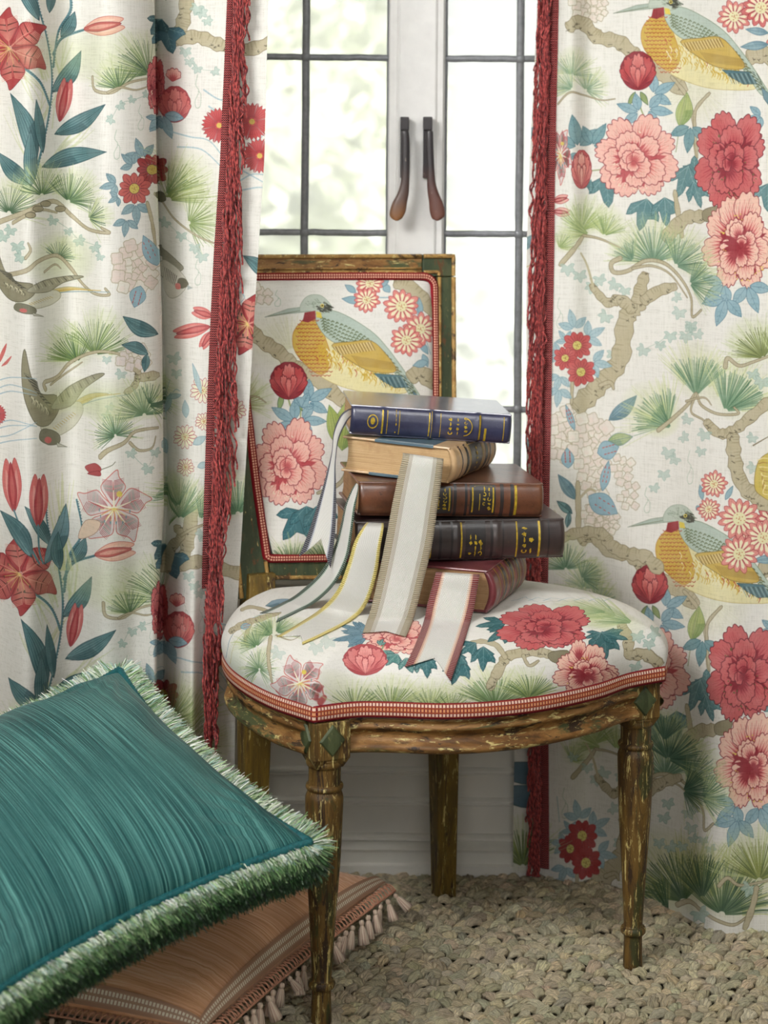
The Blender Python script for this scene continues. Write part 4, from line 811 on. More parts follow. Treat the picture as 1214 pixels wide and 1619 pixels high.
# ---------------------------------------------------------------- garden behind the glass
m,n,b=newmat('overexposed_leaf'); oi=N(n,'ShaderNodeAttribute',attribute_name='tint'); n.links.new(oi.outputs['Color'],b.inputs['Base Color']); b.inputs['Roughness'].default_value=.8
tr=N(n,'ShaderNodeBsdfTranslucent'); n.links.new(oi.outputs['Color'],tr.inputs['Color']); mx=N(n,'ShaderNodeMixShader'); mx.inputs[0].default_value=.5; n.links.new(b.outputs[0],mx.inputs[1]); n.links.new(tr.outputs[0],mx.inputs[2]); n.links.new(mx.outputs[0],n.nodes['Material Output'].inputs[0]); M_leaf=m
M_bark=plain('pale_bark',(206,200,184),.9,.05,5)
def tree(name,lab,c,r,nl,cols,trunk,seed):
    R=np.random.RandomState(seed); c=np.array(c,float); t=thing(name,lab,'tree',(c[0],c[1],-3.),'pale trees beyond the window')
    # crown: leaf clusters on many twigs
    cl=R.randn(60,3); cl/=np.linalg.norm(cl,axis=1)[:,None]; cl=cl*(R.rand(60,1)**.4)*np.array(r)+c
    q=cl[R.randint(60,size=nl)]+R.randn(nl,3)*np.array(r)*.13; s=.05+.05*R.rand(nl)
    u=R.randn(nl,3); u/=np.linalg.norm(u,axis=1)[:,None]; v=np.cross(u,R.randn(nl,3)); v/=np.linalg.norm(v,axis=1)[:,None]
    V=np.stack([q-u*s[:,None],q+v*s[:,None]*.5,q+u*s[:,None],q-v*s[:,None]*.5],1).reshape(-1,3)
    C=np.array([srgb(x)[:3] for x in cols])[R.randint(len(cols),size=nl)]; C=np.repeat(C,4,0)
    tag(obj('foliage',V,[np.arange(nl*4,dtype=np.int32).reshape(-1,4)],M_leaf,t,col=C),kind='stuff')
    path=crv([(c[0]+trunk[0],c[1],-3.),(c[0]+trunk[0]*.6,c[1],c[2]-r[2]*.6),(c[0]+trunk[1]*.5,c[1],c[2]),(c[0]+trunk[1],c[1],c[2]+r[2]*.6)],8)
    tube('trunk',path,np.linspace(.12,.03,len(path)),M_bark,t,8)
    for k in range(5):
        e=cl[k*7]; p0=path[12+k*2]; tube('branch',crv([p0,(p0+e)/2+R.randn(3)*.1,e],5),np.linspace(.045,.012,11),M_bark,t,6)
GA=[(246,248,232),(249,249,240),(242,245,222),(250,250,244)]; GB=[(250,250,247),(247,248,242),(251,251,249)]  # leaf colours bleached near white to stand in for overexposure
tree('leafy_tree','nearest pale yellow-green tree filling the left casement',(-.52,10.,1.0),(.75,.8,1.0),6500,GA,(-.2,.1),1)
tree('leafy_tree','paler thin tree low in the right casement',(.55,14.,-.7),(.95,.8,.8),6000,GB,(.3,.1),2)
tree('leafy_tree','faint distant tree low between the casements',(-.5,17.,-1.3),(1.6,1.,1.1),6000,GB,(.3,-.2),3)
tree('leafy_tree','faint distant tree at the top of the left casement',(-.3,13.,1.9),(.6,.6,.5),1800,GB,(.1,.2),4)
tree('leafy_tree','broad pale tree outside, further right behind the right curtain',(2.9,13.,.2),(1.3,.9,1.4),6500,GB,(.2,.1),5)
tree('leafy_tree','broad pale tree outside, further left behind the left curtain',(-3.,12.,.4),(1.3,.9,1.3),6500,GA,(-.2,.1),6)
GR=np.array([[(-12,5.,-3.4),(12,5.,-3.4)],[(-12,60.,-3.),(12,60.,-3.)]]); S_(grid('ground_outside',GR,plain('overexposed_lawn',(240,242,228),.9,.03,.5)))  # lawn colour bleached like the leaves, overexposure put into the tone
# ---------------------------------------------------------------- carpet of chunky knotted wool
m,n,b=newmat('wool_knot'); a=N(n,'ShaderNodeAttribute',attribute_name='tint'); ux,uy,uv=uvxy(n)
mpk=N(n,'ShaderNodeMapping'); mpk.inputs['Scale'].default_value=(14.,2.5,1); mpk.inputs['Rotation'].default_value=(0,0,.5); n.links.new(uv,mpk.inputs['Vector']); wv=noise(n,mpk.outputs[0],1.4,6,.72,.8); c=mixc(n,ramp(n,wv,[(0.,(1,1,1,1)),(.6,(.72,.70,.66,1))]),a.outputs['Color'],a.outputs['Color'])
c=mixc(n,1.,a.outputs['Color'],ramp(n,wv,[(.33,(.42,.39,.33,1)),(.56,(1,1,1,1)),(.72,(1.25,1.22,1.12,1))]),'MULTIPLY'); n.links.new(c,b.inputs['Base Color']); b.inputs['Roughness'].default_value=.9; b.inputs['Specular IOR Level'].default_value=.15; b.inputs['Sheen Weight'].default_value=.15
bump(n,b,wv,1.,.0035); M_knot=m
def carpet():
    R=np.random.RandomState(11)
    # one loop of the pile: three thick plies of yarn arching side by side
    T=[];U=[];Fq=[]; nr,ns=8,6; ring=np.arange(ns)*2*PI/ns
    for q,(oy,tw,hh) in enumerate(((-.46,.25,.92),(0.,-.1,1.08),(.46,.2,.95))):
        t=np.linspace(0,1,nr); x=-np.cos(t*PI)*(1.-.08*abs(oy)); z=np.sin(t*PI)**.8*hh-.25; y=oy*(.55+.55*np.sin(t*PI))+tw*(t-.5); r=.40*(.75+.3*np.sin(t*PI))
        S,Fk=tubev(np.stack([x,y,z],1),r,ns); T.append(S.reshape(-1,3)); U.append(np.stack(np.broadcast_arrays((ring/(2*PI))[None]*.8+q*.37,t[:,None]*1.2+q*.3),-1).reshape(-1,2)); Fq.append(Fk+q*nr*ns)
    T=np.concatenate(T); U=np.concatenate(U); F0=np.concatenate(Fq)
    sp,rw=.0178,.0190; pts=[]
    for j in range(int(1.25/rw)):
        for i in range(int(2.1/sp)):
            x=-1.05+i*sp+(j%2)*sp*.5+R.randn()*.0017; y=2.30+j*rw+R.randn()*.0017+.004*math.sin(x*9+j)
            if y<WY-.004: pts.append((x,y))
    pts=np.array(pts); k=len(pts); ang=np.where((pts[:,1]/rw).astype(int)%2==0,-.75,.55)+.38*R.randn(k); L=.0102*(1+.16*R.randn(k)); W=.0096*(1+.14*R.randn(k)); H=.0092*(1+.16*R.randn(k))
    ca,sa=np.cos(ang),np.sin(ang); V=np.empty((k,len(T),3))
    lx=T[None,:,0]*L[:,None]+.0007*R.randn(k,len(T)); ly=T[None,:,1]*W[:,None]*(1+.18*np.sin(T[None,:,0]*5+ang[:,None]*7))+.0006*R.randn(k,len(T)); lz=T[None,:,2]*H[:,None]+T[None,:,0]*.0030*(R.rand(k,1)*2-.4)+.0005*R.randn(k,len(T))
    V[...,0]=lx*ca[:,None]-ly*sa[:,None]+pts[:,:1]; V[...,1]=lx*sa[:,None]+ly*ca[:,None]+pts[:,1:]; V[...,2]=lz-.0100+R.randn(k)[:,None]*.0010
    F=(F0[None]+np.arange(k)[:,None,None]*len(T)).reshape(-1,4).astype(np.int32)
    base=np.array(srgb((230,217,182))[:3]); g=1+.13*R.randn(k); C=base[None]*np.clip(g,.6,1.35)[:,None]; C=C*(1+.05*np.stack([R.randn(k),0*g,R.randn(k)],1)); C=np.repeat(np.clip(C,0,1),len(T),0)
    UV=np.broadcast_to(U[None],(k,len(T),2))+R.rand(k,1,1)
    fz=8000; q=np.stack([-1+2*R.rand(fz),2.45+.98*R.rand(fz),-.001+.004*R.rand(fz)],1); d=R.randn(fz,3)*[1,1,.5]; d/=np.linalg.norm(d,axis=1)[:,None]; l=.007+.008*R.rand(fz,1); md=q+d*l*.5+[0,0,.0022]; en=q+d*l+R.randn(fz,3)*.0015; sd=np.cross(d,[0,0,1.])*.00022
    VF=np.stack([q-sd,q+sd,md+sd,md-sd,en+sd*.5,en-sd*.5],1); kk=np.arange(fz)[:,None]*6+k*len(T); F=np.concatenate([F,kk+np.array([0,1,2,3]),kk+np.array([3,2,4,5])]).astype(np.int32)
    V=np.concatenate([V.reshape(-1,3),VF.reshape(-1,3)]); C=np.concatenate([C,np.broadcast_to(base*1.25,(fz*6,3))]); UV=np.concatenate([UV.reshape(-1,2),np.zeros((fz*6,2))])
    o=obj('carpet',V.reshape(-1,3),[F],M_knot,None,UV.reshape(-1,2),C,origin=(0,2.9,0)); tag(o,'beige chunky knotted wool carpet covering the floor under the chair and curtains','carpet',kind='stuff')
    bk=obj('floor_backing',*[np.array([(-1.3,2.1,-.012),(1.3,2.1,-.012),(1.3,3.5,-.012),(-1.3,3.5,-.012)])],[np.array([[0,1,2,3]],np.int32)],plain('carpet_backing',(108,100,76),.9,.2,60)); bk['kind']='structure'
carpet()
# ================================================================ printed curtains
def mkimage(name,F):
    im=bpy.data.images.new(name,F.w,F.h,alpha=False,float_buffer=False); a=np.ones((F.h,F.w,4),np.float32); a[...,:3]=np.clip(F.a,0,255)/255.
    im.pixels.foreach_set(a[::-1].ravel()); im.update(); return im
def finish(F,mute=.10):
    """slight unevenness of hand-block printing"""
    r=np.random.RandomState(5); h,w_=F.h,F.w; g=r.rand(h//24+2,w_//24+2).astype(np.float32)
    yi=np.linspace(0,g.shape[0]-1.01,h); xi=np.linspace(0,g.shape[1]-1.01,w_); y0=yi.astype(int); x0=xi.astype(int); fy=(yi-y0)[:,None]; fx=(xi-x0)[None]
    s=(g[y0][:,x0]*(1-fy)*(1-fx)+g[y0+1][:,x0]*fy*(1-fx)+g[y0][:,x0+1]*(1-fy)*fx+g[y0+1][:,x0+1]*fy*fx)
    c=np.array(CREAM,np.float32); k=(mute+.14*s)[...,None]; lum=F.a.mean(-1,keepdims=True); F.a=F.a*.88+lum*.12; F.a=F.a*(1-k)+c*k
    F.a+= (r.rand(h,w_,1).astype(np.float32)-.5)*7
class Curtain:
    def __init__(s,rows,cols,Yr,nu=360,nv=110,ztop=1.62,zbot=-.002):
        """cols[c][k]: where column c crosses photo row k; Yr[c][k]: its distance"""
        rows=np.array(rows,float); cols=np.array(cols,float); Yr=np.array(Yr,float); s.zk=CAMZ-(rows-CY)*3.2/FPX
        s.nu,s.nv=nu,nv; s.z=np.linspace(zbot,ztop,nv); t=np.linspace(0,len(cols)-1,nu)
        i=np.clip(t.astype(int),0,len(cols)-2); f=t-i; n=len(cols)
        def cat(A):
            a,b,c,d=A[np.maximum(i-1,0)],A[i],A[i+1],A[np.minimum(i+2,n-1)]
            f_=f[:,None] if A.ndim>1 else f
            return .5*(2*b+(c-a)*f_+(2*a-5*b+4*c-d)*f_**2+(3*b-a-3*c+d)*f_**3)
        s.px=np.empty((nv,nu)); s.Y=np.empty((nv,nu)); o=np.argsort(s.zk)
        for j,z in enumerate(s.z):
            cp=np.array([np.interp(z,s.zk[o],c[o]) for c in cols]); cy=np.array([np.interp(z,s.zk[o],y[o]) for y in Yr])
            s.px[j]=cat(cp); s.Y[j]=cat(cy)
        # small soft undulation
        uu=np.linspace(0,1,nu)[None]; zz_=s.z[:,None]; s.Y+=.004*np.sin(uu*23+zz_*2.1)*np.sin(zz_*3.+uu*5)
        X=np.empty_like(s.px)
        for j in range(nv): X[j]=Xat(s.px[j],s.Y[j],s.z[j])
        s.S=np.stack([X,s.Y,np.broadcast_to(zz_,X.shape)],-1)
        dl=np.hypot(np.diff(X,axis=1),np.diff(s.Y,axis=1)).mean(0); s.U=np.concatenate([[0],np.cumsum(dl)]); s.W=s.U[-1]
        s.PP=proj(s.S)
    def at(s,px,z,off=0.):
        """front-most cloth point showing at photo column px, height z, moved off metres towards the room"""
        j=np.clip(np.interp(z,s.z,np.arange(s.nv)),0,s.nv-1.001); j0=int(j); f=j-j0; p=s.px[j0]*(1-f)+s.px[j0+1]*f; y=s.Y[j0]*(1-f)+s.Y[j0+1]*f
        c=np.where((p[:-1]-px)*(p[1:]-px)<=0)[0]
        if len(c)==0: yy=y[np.argmin(abs(p-px))]
        else:
            t=(px-p[c])/(p[c+1]-p[c]+1e-9); yy=(y[c]*(1-t)+y[c+1]*t).min()
        yy-=off; return np.array([Xat(px,yy,z),yy,z])
    def warp(s,k,x0,x1):
        """photo pixel -> cloth picture cell"""
        gx=np.arange(x0,x1+1,3.); gy=np.arange(-60,1700,12.); T=np.empty((len(gy),len(gx),2))
        rowy=s.PP[...,1].mean(1)
        for a,y in enumerate(gy):
            j=np.interp(-y,-rowy,np.arange(s.nv)) if rowy[0]>rowy[-1] else 0
            j=np.clip(j,0,s.nv-1.001); j0=int(j); f=j-j0; p=s.PP[j0,:,0]*(1-f)+s.PP[j0+1,:,0]*f; Y=s.Y[j0]; py=s.PP[j0,:,1]*(1-f)+s.PP[j0+1,:,1]*f; z=s.z[j0]*(1-f)+s.z[j0+1]*f
            lo,hi=np.minimum(p[:-1],p[1:]),np.maximum(p[:-1],p[1:])
            for b,x in enumerate(gx):
                c=np.where((lo<=x)&(hi>=x))[0]
                if len(c):
                    c=c[np.argmin(Y[c])]; t=(x-p[c])/(p[c+1]-p[c]+1e-9); u=s.U[c]*(1-t)+s.U[c+1]*t; yc=py[c]; Yc=Y[c]
                else:
                    e=0 if x<p.min() else -1; e=int(np.argmin(p)) if x<p.min() else int(np.argmax(p)); u=s.U[e]+(x-p[e])*.0009*(1 if s.U[e]>s.W/2 else 1); yc=py[e]; Yc=Y[e]
                T[a,b]=(u*1000*k, (s.z[-1]-(z-(y-yc)*Yc/FPX))*1000*k)
        def f(pts):
            pts=np.asarray(pts,np.float32).reshape(-1,2); x=np.clip((pts[:,0]-x0)/3.,0,len(gx)-1.001); y=np.clip((pts[:,1]+60)/12.,0,len(gy)-1.001)
            i=x.astype(int); j=y.astype(int); u=(x-i)[:,None]; v=(y-j)[:,None]
            o=T[j,i]*(1-u)*(1-v)+T[j,i+1]*u*(1-v)+T[j+1,i]*(1-u)*v+T[j+1,i+1]*u*v
            o[:,0]+=(np.minimum(pts[:,0]-x0,0)+np.maximum(pts[:,0]-x1,0))*k
            return o.astype(np.float32)
        return f
    def build(s,root,draw,name,x0,x1,k=2.):
        H=s.z[-1]-s.z[0]; F=Cloth(int(s.W*1000*k),int(H*1000*k),s.warp(k,x0,x1),k); draw(F); finish(F)
        im=mkimage(name+'_print',F)
        uv=np.stack(np.broadcast_arrays((s.U/s.W)[None],((s.z-s.z[0])/H)[:,None]),-1)
        return grid('fabric',s.S,printed(name+'_linen',im),root,uv)
def keyed(z,pts):
    a=np.array(pts,float); zz_=CAMZ-(a[:,0]-CY)*3.2/FPX; o=np.argsort(zz_); return np.interp(z,zz_[o],a[o,1])
CORD=[srgb((186,80,74))[:3],srgb((98,20,30))[:3]]
M_cord=tinted('twisted_cord',.6,.3,.2)
m,n,b=newmat('cord_braid'); x,y,uv=uvxy(n); s1=math_(n,'SINE',math_(n,'MULTIPLY',x,2*PI/.0034)); s2=math_(n,'SINE',math_(n,'MULTIPLY',y,2*PI*4)); cc=mixc(n,ramp(n,s1,[(.1,(1,1,1,1)),(.5,(0,0,0,1))]),(152,48,50),(94,18,30)); cc=mixc(n,ramp(n,math_(n,'MULTIPLY',s1,s2),[(.55,(0,0,0,1)),(.7,(1,1,1,1))]),cc,(226,150,140)); n.links.new(cc,b.inputs['Base Color']); b.inputs['Roughness'].default_value=.7; bump(n,b,s1,.7,.0012); M_cbraid=m
def cords(root,cur,starts,side,seed):
    """bullion fringe: each twisted cord loops out of the braid and hangs; starts = (px, row, reach px, length m)"""
    R=np.random.RandomState(seed); VV=[];FF=[];CC=[];off=0; ns,sd=34,5
    ring=np.arange(sd)*2*PI/sd
    for (px,z,reach,L,lift) in starts:
        t=np.linspace(0,1,ns); p0=cur.at(px,z,.004); wob=R.randn(3)*.0013; r_=.0013+.00015*R.rand()
        ww=reach*3.2/FPX; X=p0[0]+side*ww*(1-np.exp(-t*(4.+2*R.rand())))+wob[0]*np.sin(t*7+R.rand()*6)+wob[1]*np.sin(t*15)
        Y=p0[1]-lift*np.sin(np.minimum(t*2.4,PI/2))-.001+wob[2]*np.sin(t*9+R.rand()*6)
        Z=z-L*np.clip(t-.05*np.exp(-t*9),0,1)-.0
        Z=np.maximum(Z,.004+.002*R.rand()); 
        path=np.stack([X,Y,Z],-1); 
        S,_=tubev(path,1.,sd); ctr=path[:,None,:]; d=S-ctr; ph=ring[None,:]*2+2*PI*t[:,None]*L/.0050
        S=ctr+d*(r_*(1+.22*np.cos(ph)))[...,None]
        s_=(np.sin(ph*.5+R.rand()*3)>0).astype(float); s_=np.where(R.rand(ns,sd)<.12,1-s_,s_); C=np.array(CORD[0])*s_[...,None]+np.array(CORD[1])*(1-s_[...,None]); C=C*(.85+.3*R.rand())
        VV.append(S.reshape(-1,3)); CC.append(C.reshape(-1,3)); FF.append(gridf(ns,sd,False,True,off)); off+=ns*sd
    return tag(obj('bullion_fringe',np.concatenate(VV),[np.concatenate(FF)],M_cord,root,col=np.clip(np.concatenate(CC),0,1)),kind='stuff')
def braid(root,cur,z0,z1,edge,width,mat,name='fringe_braid'):
    zs=np.arange(z0,z1,.006); S=[];uv=[]
    for z in zs:
        e=edge(z); r=[]; q=[]
        for i,f in enumerate((0,.12,.3,.5,.7,.88,1)):
            p=cur.at(e+width*f,z,.0022+.0016*math.sin(PI*f)); r.append(p); q.append((z,f))
        S.append(r); uv.append(q)
    return grid(name,np.array(S),mat,root,np.array(uv))
# ---- left curtain
rows=[-260,-40,250,500,800,1000,1200,1420]
def c_(a): return [a]*8 if not isinstance(a,(list,tuple)) else ([a[0]]+list(a))
Lc=[c_(-170),c_(-85),c_(-15),c_(45),c_(110),c_(165),c_(212),c_([243,246,254,257,247,246,245]),c_([238,241,249,252,241,241,240]),c_([246,250,258,264,256,258,258]),c_([252,256,264,272,268,268,268]),c_([296,298,300,300,300,300,300]),c_([352,347,337,327,320,320,320]),c_([392,386,373,356,349,348,346]),c_([425,418,402,385,374,371,371])]
LY=[c_(3.22),c_(3.08),c_(3.15),c_(3.09),c_(3.16),c_(3.11),c_(3.13),c_(3.185),c_(3.29),c_(3.34),c_(3.28),c_(3.215),c_([3.19,3.19,3.2,3.21,3.24,3.25,3.25]),c_([3.2,3.2,3.2,3.22,3.26,3.265,3.265]),c_([3.19,3.19,3.195,3.22,3.27,3.275,3.275])]
for i_ in range(1,7): LY[i_]=LY[i_][:5]+[v_+a_ for v_,a_ in zip(LY[i_][5:],(.05,.10,.10))]   # the cushion pushes the cloth back
curL=Curtain(rows,Lc,LY)
tl=thing('curtain','left curtain of floral bird linen with deep fold and red bullion fringe','curtain',(-.35,3.2,0),'floral curtains')
curL.build(tl,leftcloth,'left_curtain',-170,430)
Le=lambda z: keyed(z,[(-400,362),(-40,361),(0,359),(250,348),(400,338),(500,333),(620,328),(800,322),(930,319),(1420,319)])
braid(tl,curL,keyed(0,[(0,0)])+CAMZ-(940-CY)*3.2/FPX,1.6,Le,13,M_cbraid)
st=[]; R_=np.random.RandomState(2); z=1.6
ww=lambda z: keyed(z,[(-400,26),(0,26),(250,26),(400,35),(500,32),(640,42),(800,26),(1000,24),(1200,24)])
zend=CAMZ-(1140-CY)*3.2/FPX
while z>zend:
    py=CY+(CAMZ-z)*FPX/3.2; inb=11 if py<930 else 5
    for k in range(2): st.append((Le(z)+inb+R_.rand()*4,z+R_.randn()*.001,(1 if k==0 else .62)*ww(z)*(.25+.8*R_.rand())-4,.062+.03*R_.rand(),.004+.011*R_.rand()))
    z-=.0046
cords(tl,curL,st,1,4)
# ---- right curtain
def d_(a): return [a]*7 if not isinstance(a,(list,tuple)) else ([a[0]]+list(a))
rows=[-260,-40,250,420,800,1150,1400]
Rc=[d_([851,838,832,832,815,811]),d_([862,856,849,846,838,836]),d_([878,871,866,861,860,861]),d_([904,903,903,903,903,903]),d_(935),d_(984),d_(1037),d_(1070),d_(1119),d_(1156),d_(1214),d_(1275),d_(1345),d_(1420)]
RY=[d_([3.41,3.41,3.41,3.41,3.43,3.44]),d_([3.40,3.40,3.40,3.40,3.43,3.44]),d_([3.38,3.38,3.38,3.38,3.42,3.44]),d_([3.355,3.36,3.37,3.38,3.40,3.42]),d_([3.38,3.38,3.38,3.39,3.41,3.42]),d_([3.36,3.36,3.36,3.37,3.38,3.39]),d_([3.35,3.34,3.34,3.34,3.34,3.34]),d_([3.34,3.33,3.33,3.32,3.31,3.30]),d_([3.31,3.29,3.28,3.27,3.245,3.235]),d_([3.28,3.27,3.26,3.25,3.225,3.22]),d_([3.27,3.26,3.25,3.24,3.23,3.226]),d_(3.19),d_(3.26),d_(3.2)]
curR=Curtain(rows,Rc,RY)
tr_=thing('curtain','right curtain of floral kingfisher linen hanging nearly flat, red bullion fringe','curtain',(.45,3.3,0),'floral curtains')
curR.build(tr_,rightcloth,'right_curtain',806,1420)
Re=lambda z: keyed(z,[(-400,872),(0,868),(300,862),(420,861),(800,854),(1000,851),(1200,852),(1400,853)])
braid(tr_,curR,.012,1.6,Re,15,M_cbraid)
st=[]; R_=np.random.RandomState(6); z=1.6
wr=lambda z: keyed(z,[(-400,24),(0,24),(260,28),(420,31),(800,28),(1100,22),(1400,22)])
while z>.05:
    for k in range(2): st.append((Re(z)+2-R_.rand()*4,z+R_.randn()*.001,(1 if k==0 else .62)*wr(z)*(.2+.8*R_.rand())-2,.066+.03*R_.rand(),.004+.011*R_.rand()))
    z-=.0046
cords(tr_,curR,st,-1,7)
# ================================================================ chair
TH=math.radians(23); ct,st_=math.cos(TH),math.sin(TH)
M_gold=woodmat('worn_gilt_paint',[(.25,(62,42,18)),(.45,(104,76,32)),(.60,(132,102,48)),(.8,(76,50,22))],(1,1,.13),(210,192,124),(70,72,36),.44,(50,32,16),1.)
M_goldh=woodmat('worn_gilt_rail',[(.25,(76,50,22)),(.45,(124,86,42)),(.62,(158,118,68)),(.8,(88,58,28))],(.22,.22,1),(214,198,132),(74,82,50),.46,(54,36,20),2.,chip=.585,dk_=.43,mul=1.)  # rail gilt left undimmed, its colour carries the window light
M_olive=woodmat('worn_olive_leg',[(.25,(70,52,16)),(.45,(98,78,24)),(.62,(120,96,32)),(.8,(66,46,16))],(1,1,.12),(206,188,120),(84,78,30),.42,(58,38,18),3.,chip=.60,dk_=.40,mul=.95)
M_greenp=woodmat('green_paint',[(.3,(66,78,50)),(.6,(84,94,62)),(.8,(74,84,52))],(1,1,.3),(196,180,110),(60,70,44),.5,(110,80,40),4.,chip=.64,dk_=.38,mul=.9)
M_bead=woodmat('gilt_bead',[(.25,(140,100,48)),(.5,(186,150,88)),(.8,(120,84,40))],(.5,.5,.5),(222,204,140),(120,96,50),.38,(80,56,28),5.,chip=.60,dk_=.42,mul=.95)
M_gimp=gimp('red_gimp_braid',(122,20,40),(170,74,44),(238,206,184),.0046,3); M_gimpd=gimp('red_gimp_back',(134,24,34),(128,40,34),(232,176,150),.0040,2)
chair=thing('chair','antique side chair with worn green and gilt paint, floral seat and back, carrying the books','chair',(.08,3.1,0))
Cc=np.array([.09,3.13])
seg_left=crv([(-.2,3.285),(-.2135,3.225),(-.2175,3.165),G(357,1060,.402)[:2],G(370,1080,.402)[:2],G(400,1102,.402)[:2],G(440,1122,.402)[:2],G(497,1141,.402)[:2]],10)
seg_front=crv([G(x,y,.402)[:2] for x,y in ((497,1141),(560,1133),(620,1133),(700,1135.5),(780,1132),(860,1122),(940,1104),(990,1087),(1047,1076))],10)
seg_right=crv([seg_front[-1],(.402,3.15),(.377,3.24),(.32,3.31),(.24,3.36),(.135,3.397)],10); seg_back=np.array([(.135,3.397),(-.2,3.285)])
parts_=[(seg_left,56),(seg_front,76),(seg_right,56),(seg_back,30)]
OUT=np.concatenate([resample(s,n_)[:-1] for s,n_ in parts_]); nO=len(OUT)
prof=[(0,.400),(-.010,.418),(-.020,.434),(-.014,.448),(.012,.461),(.05,.471),(.10,.479),(.18,.487),(.30,.4935),(.45,.4985),(.65,.5015),(.85,.5025),(.999,.5028)]
pg=crv(prof,5); S=OUT[:,None,:]+(Cc-OUT)[:,None,:]*pg[None,:,0:1]; SE=np.concatenate([S,np.broadcast_to(pg[None,:,1:2],S.shape[:2]+(1,))],-1)
dirn=(OUT-Cc)/np.linalg.norm(OUT-Cc,axis=1)[:,None]; arc=np.cumsum(np.linalg.norm(np.diff(SE[:,::-1],axis=1),axis=-1),axis=1); arc=np.concatenate([np.zeros((nO,1)),arc],1)[:,::-1]
SUV=dirn[:,None,:]*arc[...,None]   # metres from the seat centre, along the cloth
class ScatterWarp:
    def __init__(s,PX,UV,x0,x1,y0,y1,step=5.):
        gx=np.arange(x0,x1+step,step); gy=np.arange(y0,y1+step,step); q=np.stack(np.meshgrid(gx,gy),-1).reshape(-1,2); s.x0,s.y0,s.st,s.gx,s.gy=x0,y0,step,gx,gy
        out=np.empty((len(q),UV.shape[1])); PX=PX.astype(np.float32)
        for i in range(0,len(q),400):
            d=((q[i:i+400,None,:].astype(np.float32)-PX[None])**2).sum(-1); k=np.argpartition(d,4,axis=1)[:,:4]; dd=np.take_along_axis(d,k,1); w_=1/(dd+.5); w_/=w_.sum(1,keepdims=True)
            m=(UV[k]*w_[...,None]).sum(1); c=(PX[k]*w_[...,None]).sum(1); e=q[i:i+400]-c; far=(np.hypot(e[:,0],e[:,1])>3)[:,None]
            if UV.shape[1]==2: m=m+np.where(far,e*np.array([.00088,-.00088]),0)
            out[i:i+400]=m
        s.T=out.reshape(len(gy),len(gx),-1)
    def __call__(s,pts):
        pts=np.asarray(pts,float).reshape(-1,2); x=np.clip((pts[:,0]-s.x0)/s.st,0,len(s.gx)-1.001); y=np.clip((pts[:,1]-s.y0)/s.st,0,len(s.gy)-1.001); i=x.astype(int); j=y.astype(int); u=(x-i)[:,None]; v=(y-j)[:,None]; T=s.T
        return T[j,i]*(1-u)*(1-v)+T[j,i+1]*u*(1-v)+T[j+1,i]*(1-u)*v+T[j+1,i+1]*u*v
def dens(A,k=2):
    A=np.repeat(A,1,0); B=[A]
    for i in range(1,k): f=i/k; B.append(A*(1-f)+np.roll(A,-1,0)*f)
    A=np.concatenate(B); B=[A[:,:-1]]
    for i in range(1,k): f=i/k; B.append(A[:,:-1]*(1-f)+A[:,1:]*f)
    return np.concatenate(B,1)
d3=dens(SE); du=dens(SUV); nm=np.cross(np.roll(SE,-1,0)-SE,np.gradient(SE,axis=1)); nm/=np.linalg.norm(nm,axis=-1,keepdims=True)+1e-9
view=SE-np.array([0,0,CAMZ]); fac=(nm*view).sum(-1); fac=fac if fac[nO//3,20]<0 else -fac; vis=dens(fac[...,None])[...,0]<-.02
PXs=proj(d3)[vis]; seatW=ScatterWarp(PXs,du[vis],340,1070,920,1150); seat3=ScatterWarp(PXs,d3[vis],340,1070,920,1150)
def seatY(px,py): return float(seat3([(px,py)])[0][1])
kS=2200.; RS=.42
def seatwarp(pts): u=seatW(pts); return np.stack([(u[:,0]+RS)*kS,(RS-u[:,1])*kS],-1).astype(np.float32)
F=Cloth(2*RS*kS,2*RS*kS,seatwarp,kS/1150.); seatcloth(F); finish(F,.06); im=mkimage('seat_print',F)
grid('seat_cushion',SE,printed('seat_linen',im,.8,0),chair,(SUV+RS)/(2*RS),True,False)
def offs(line,closed,d):
    t=np.gradient(line,axis=0)
    if closed: t=(np.roll(line,-1,0)-np.roll(line,1,0))
    t/=np.linalg.norm(t,axis=1)[:,None]+1e-9; n=np.stack([t[:,1],-t[:,0]],1); s=np.sign((n*(line-Cc)).sum(1))[:,None]; return line+n*s*d
def sweep(name,line,prof,mat,parent,closed=False,**k):
    L=[0]+list(np.cumsum(np.linalg.norm(np.diff(line,axis=0),axis=1))); L=np.array(L); S=[]; pl=[0]+list(np.cumsum(np.hypot(*np.diff(np.array(prof),axis=0).T))); 
    for d,z in prof: o=offs(line,closed,d); S.append(np.concatenate([o,np.full((len(o),1),z)],1))
    S=np.stack(S,1); uv=np.stack(np.broadcast_arrays(L[:,None],(np.array(pl)/pl[-1])[None]),-1)
    return grid(name,S,mat,parent,uv,closed,False,**k)
gl=np.concatenate([resample(s,n_*2)[:-1] for s,n_ in parts_[:3]]+[np.array([[.135,3.397]])])
sweep('gimp_braid',gl,[(.001,.4005),(.0045,.4015),(.0052,.407),(.0056,.412),(.0052,.418),(.004,.4225),(-.001,.4235)],M_gimp,chair)
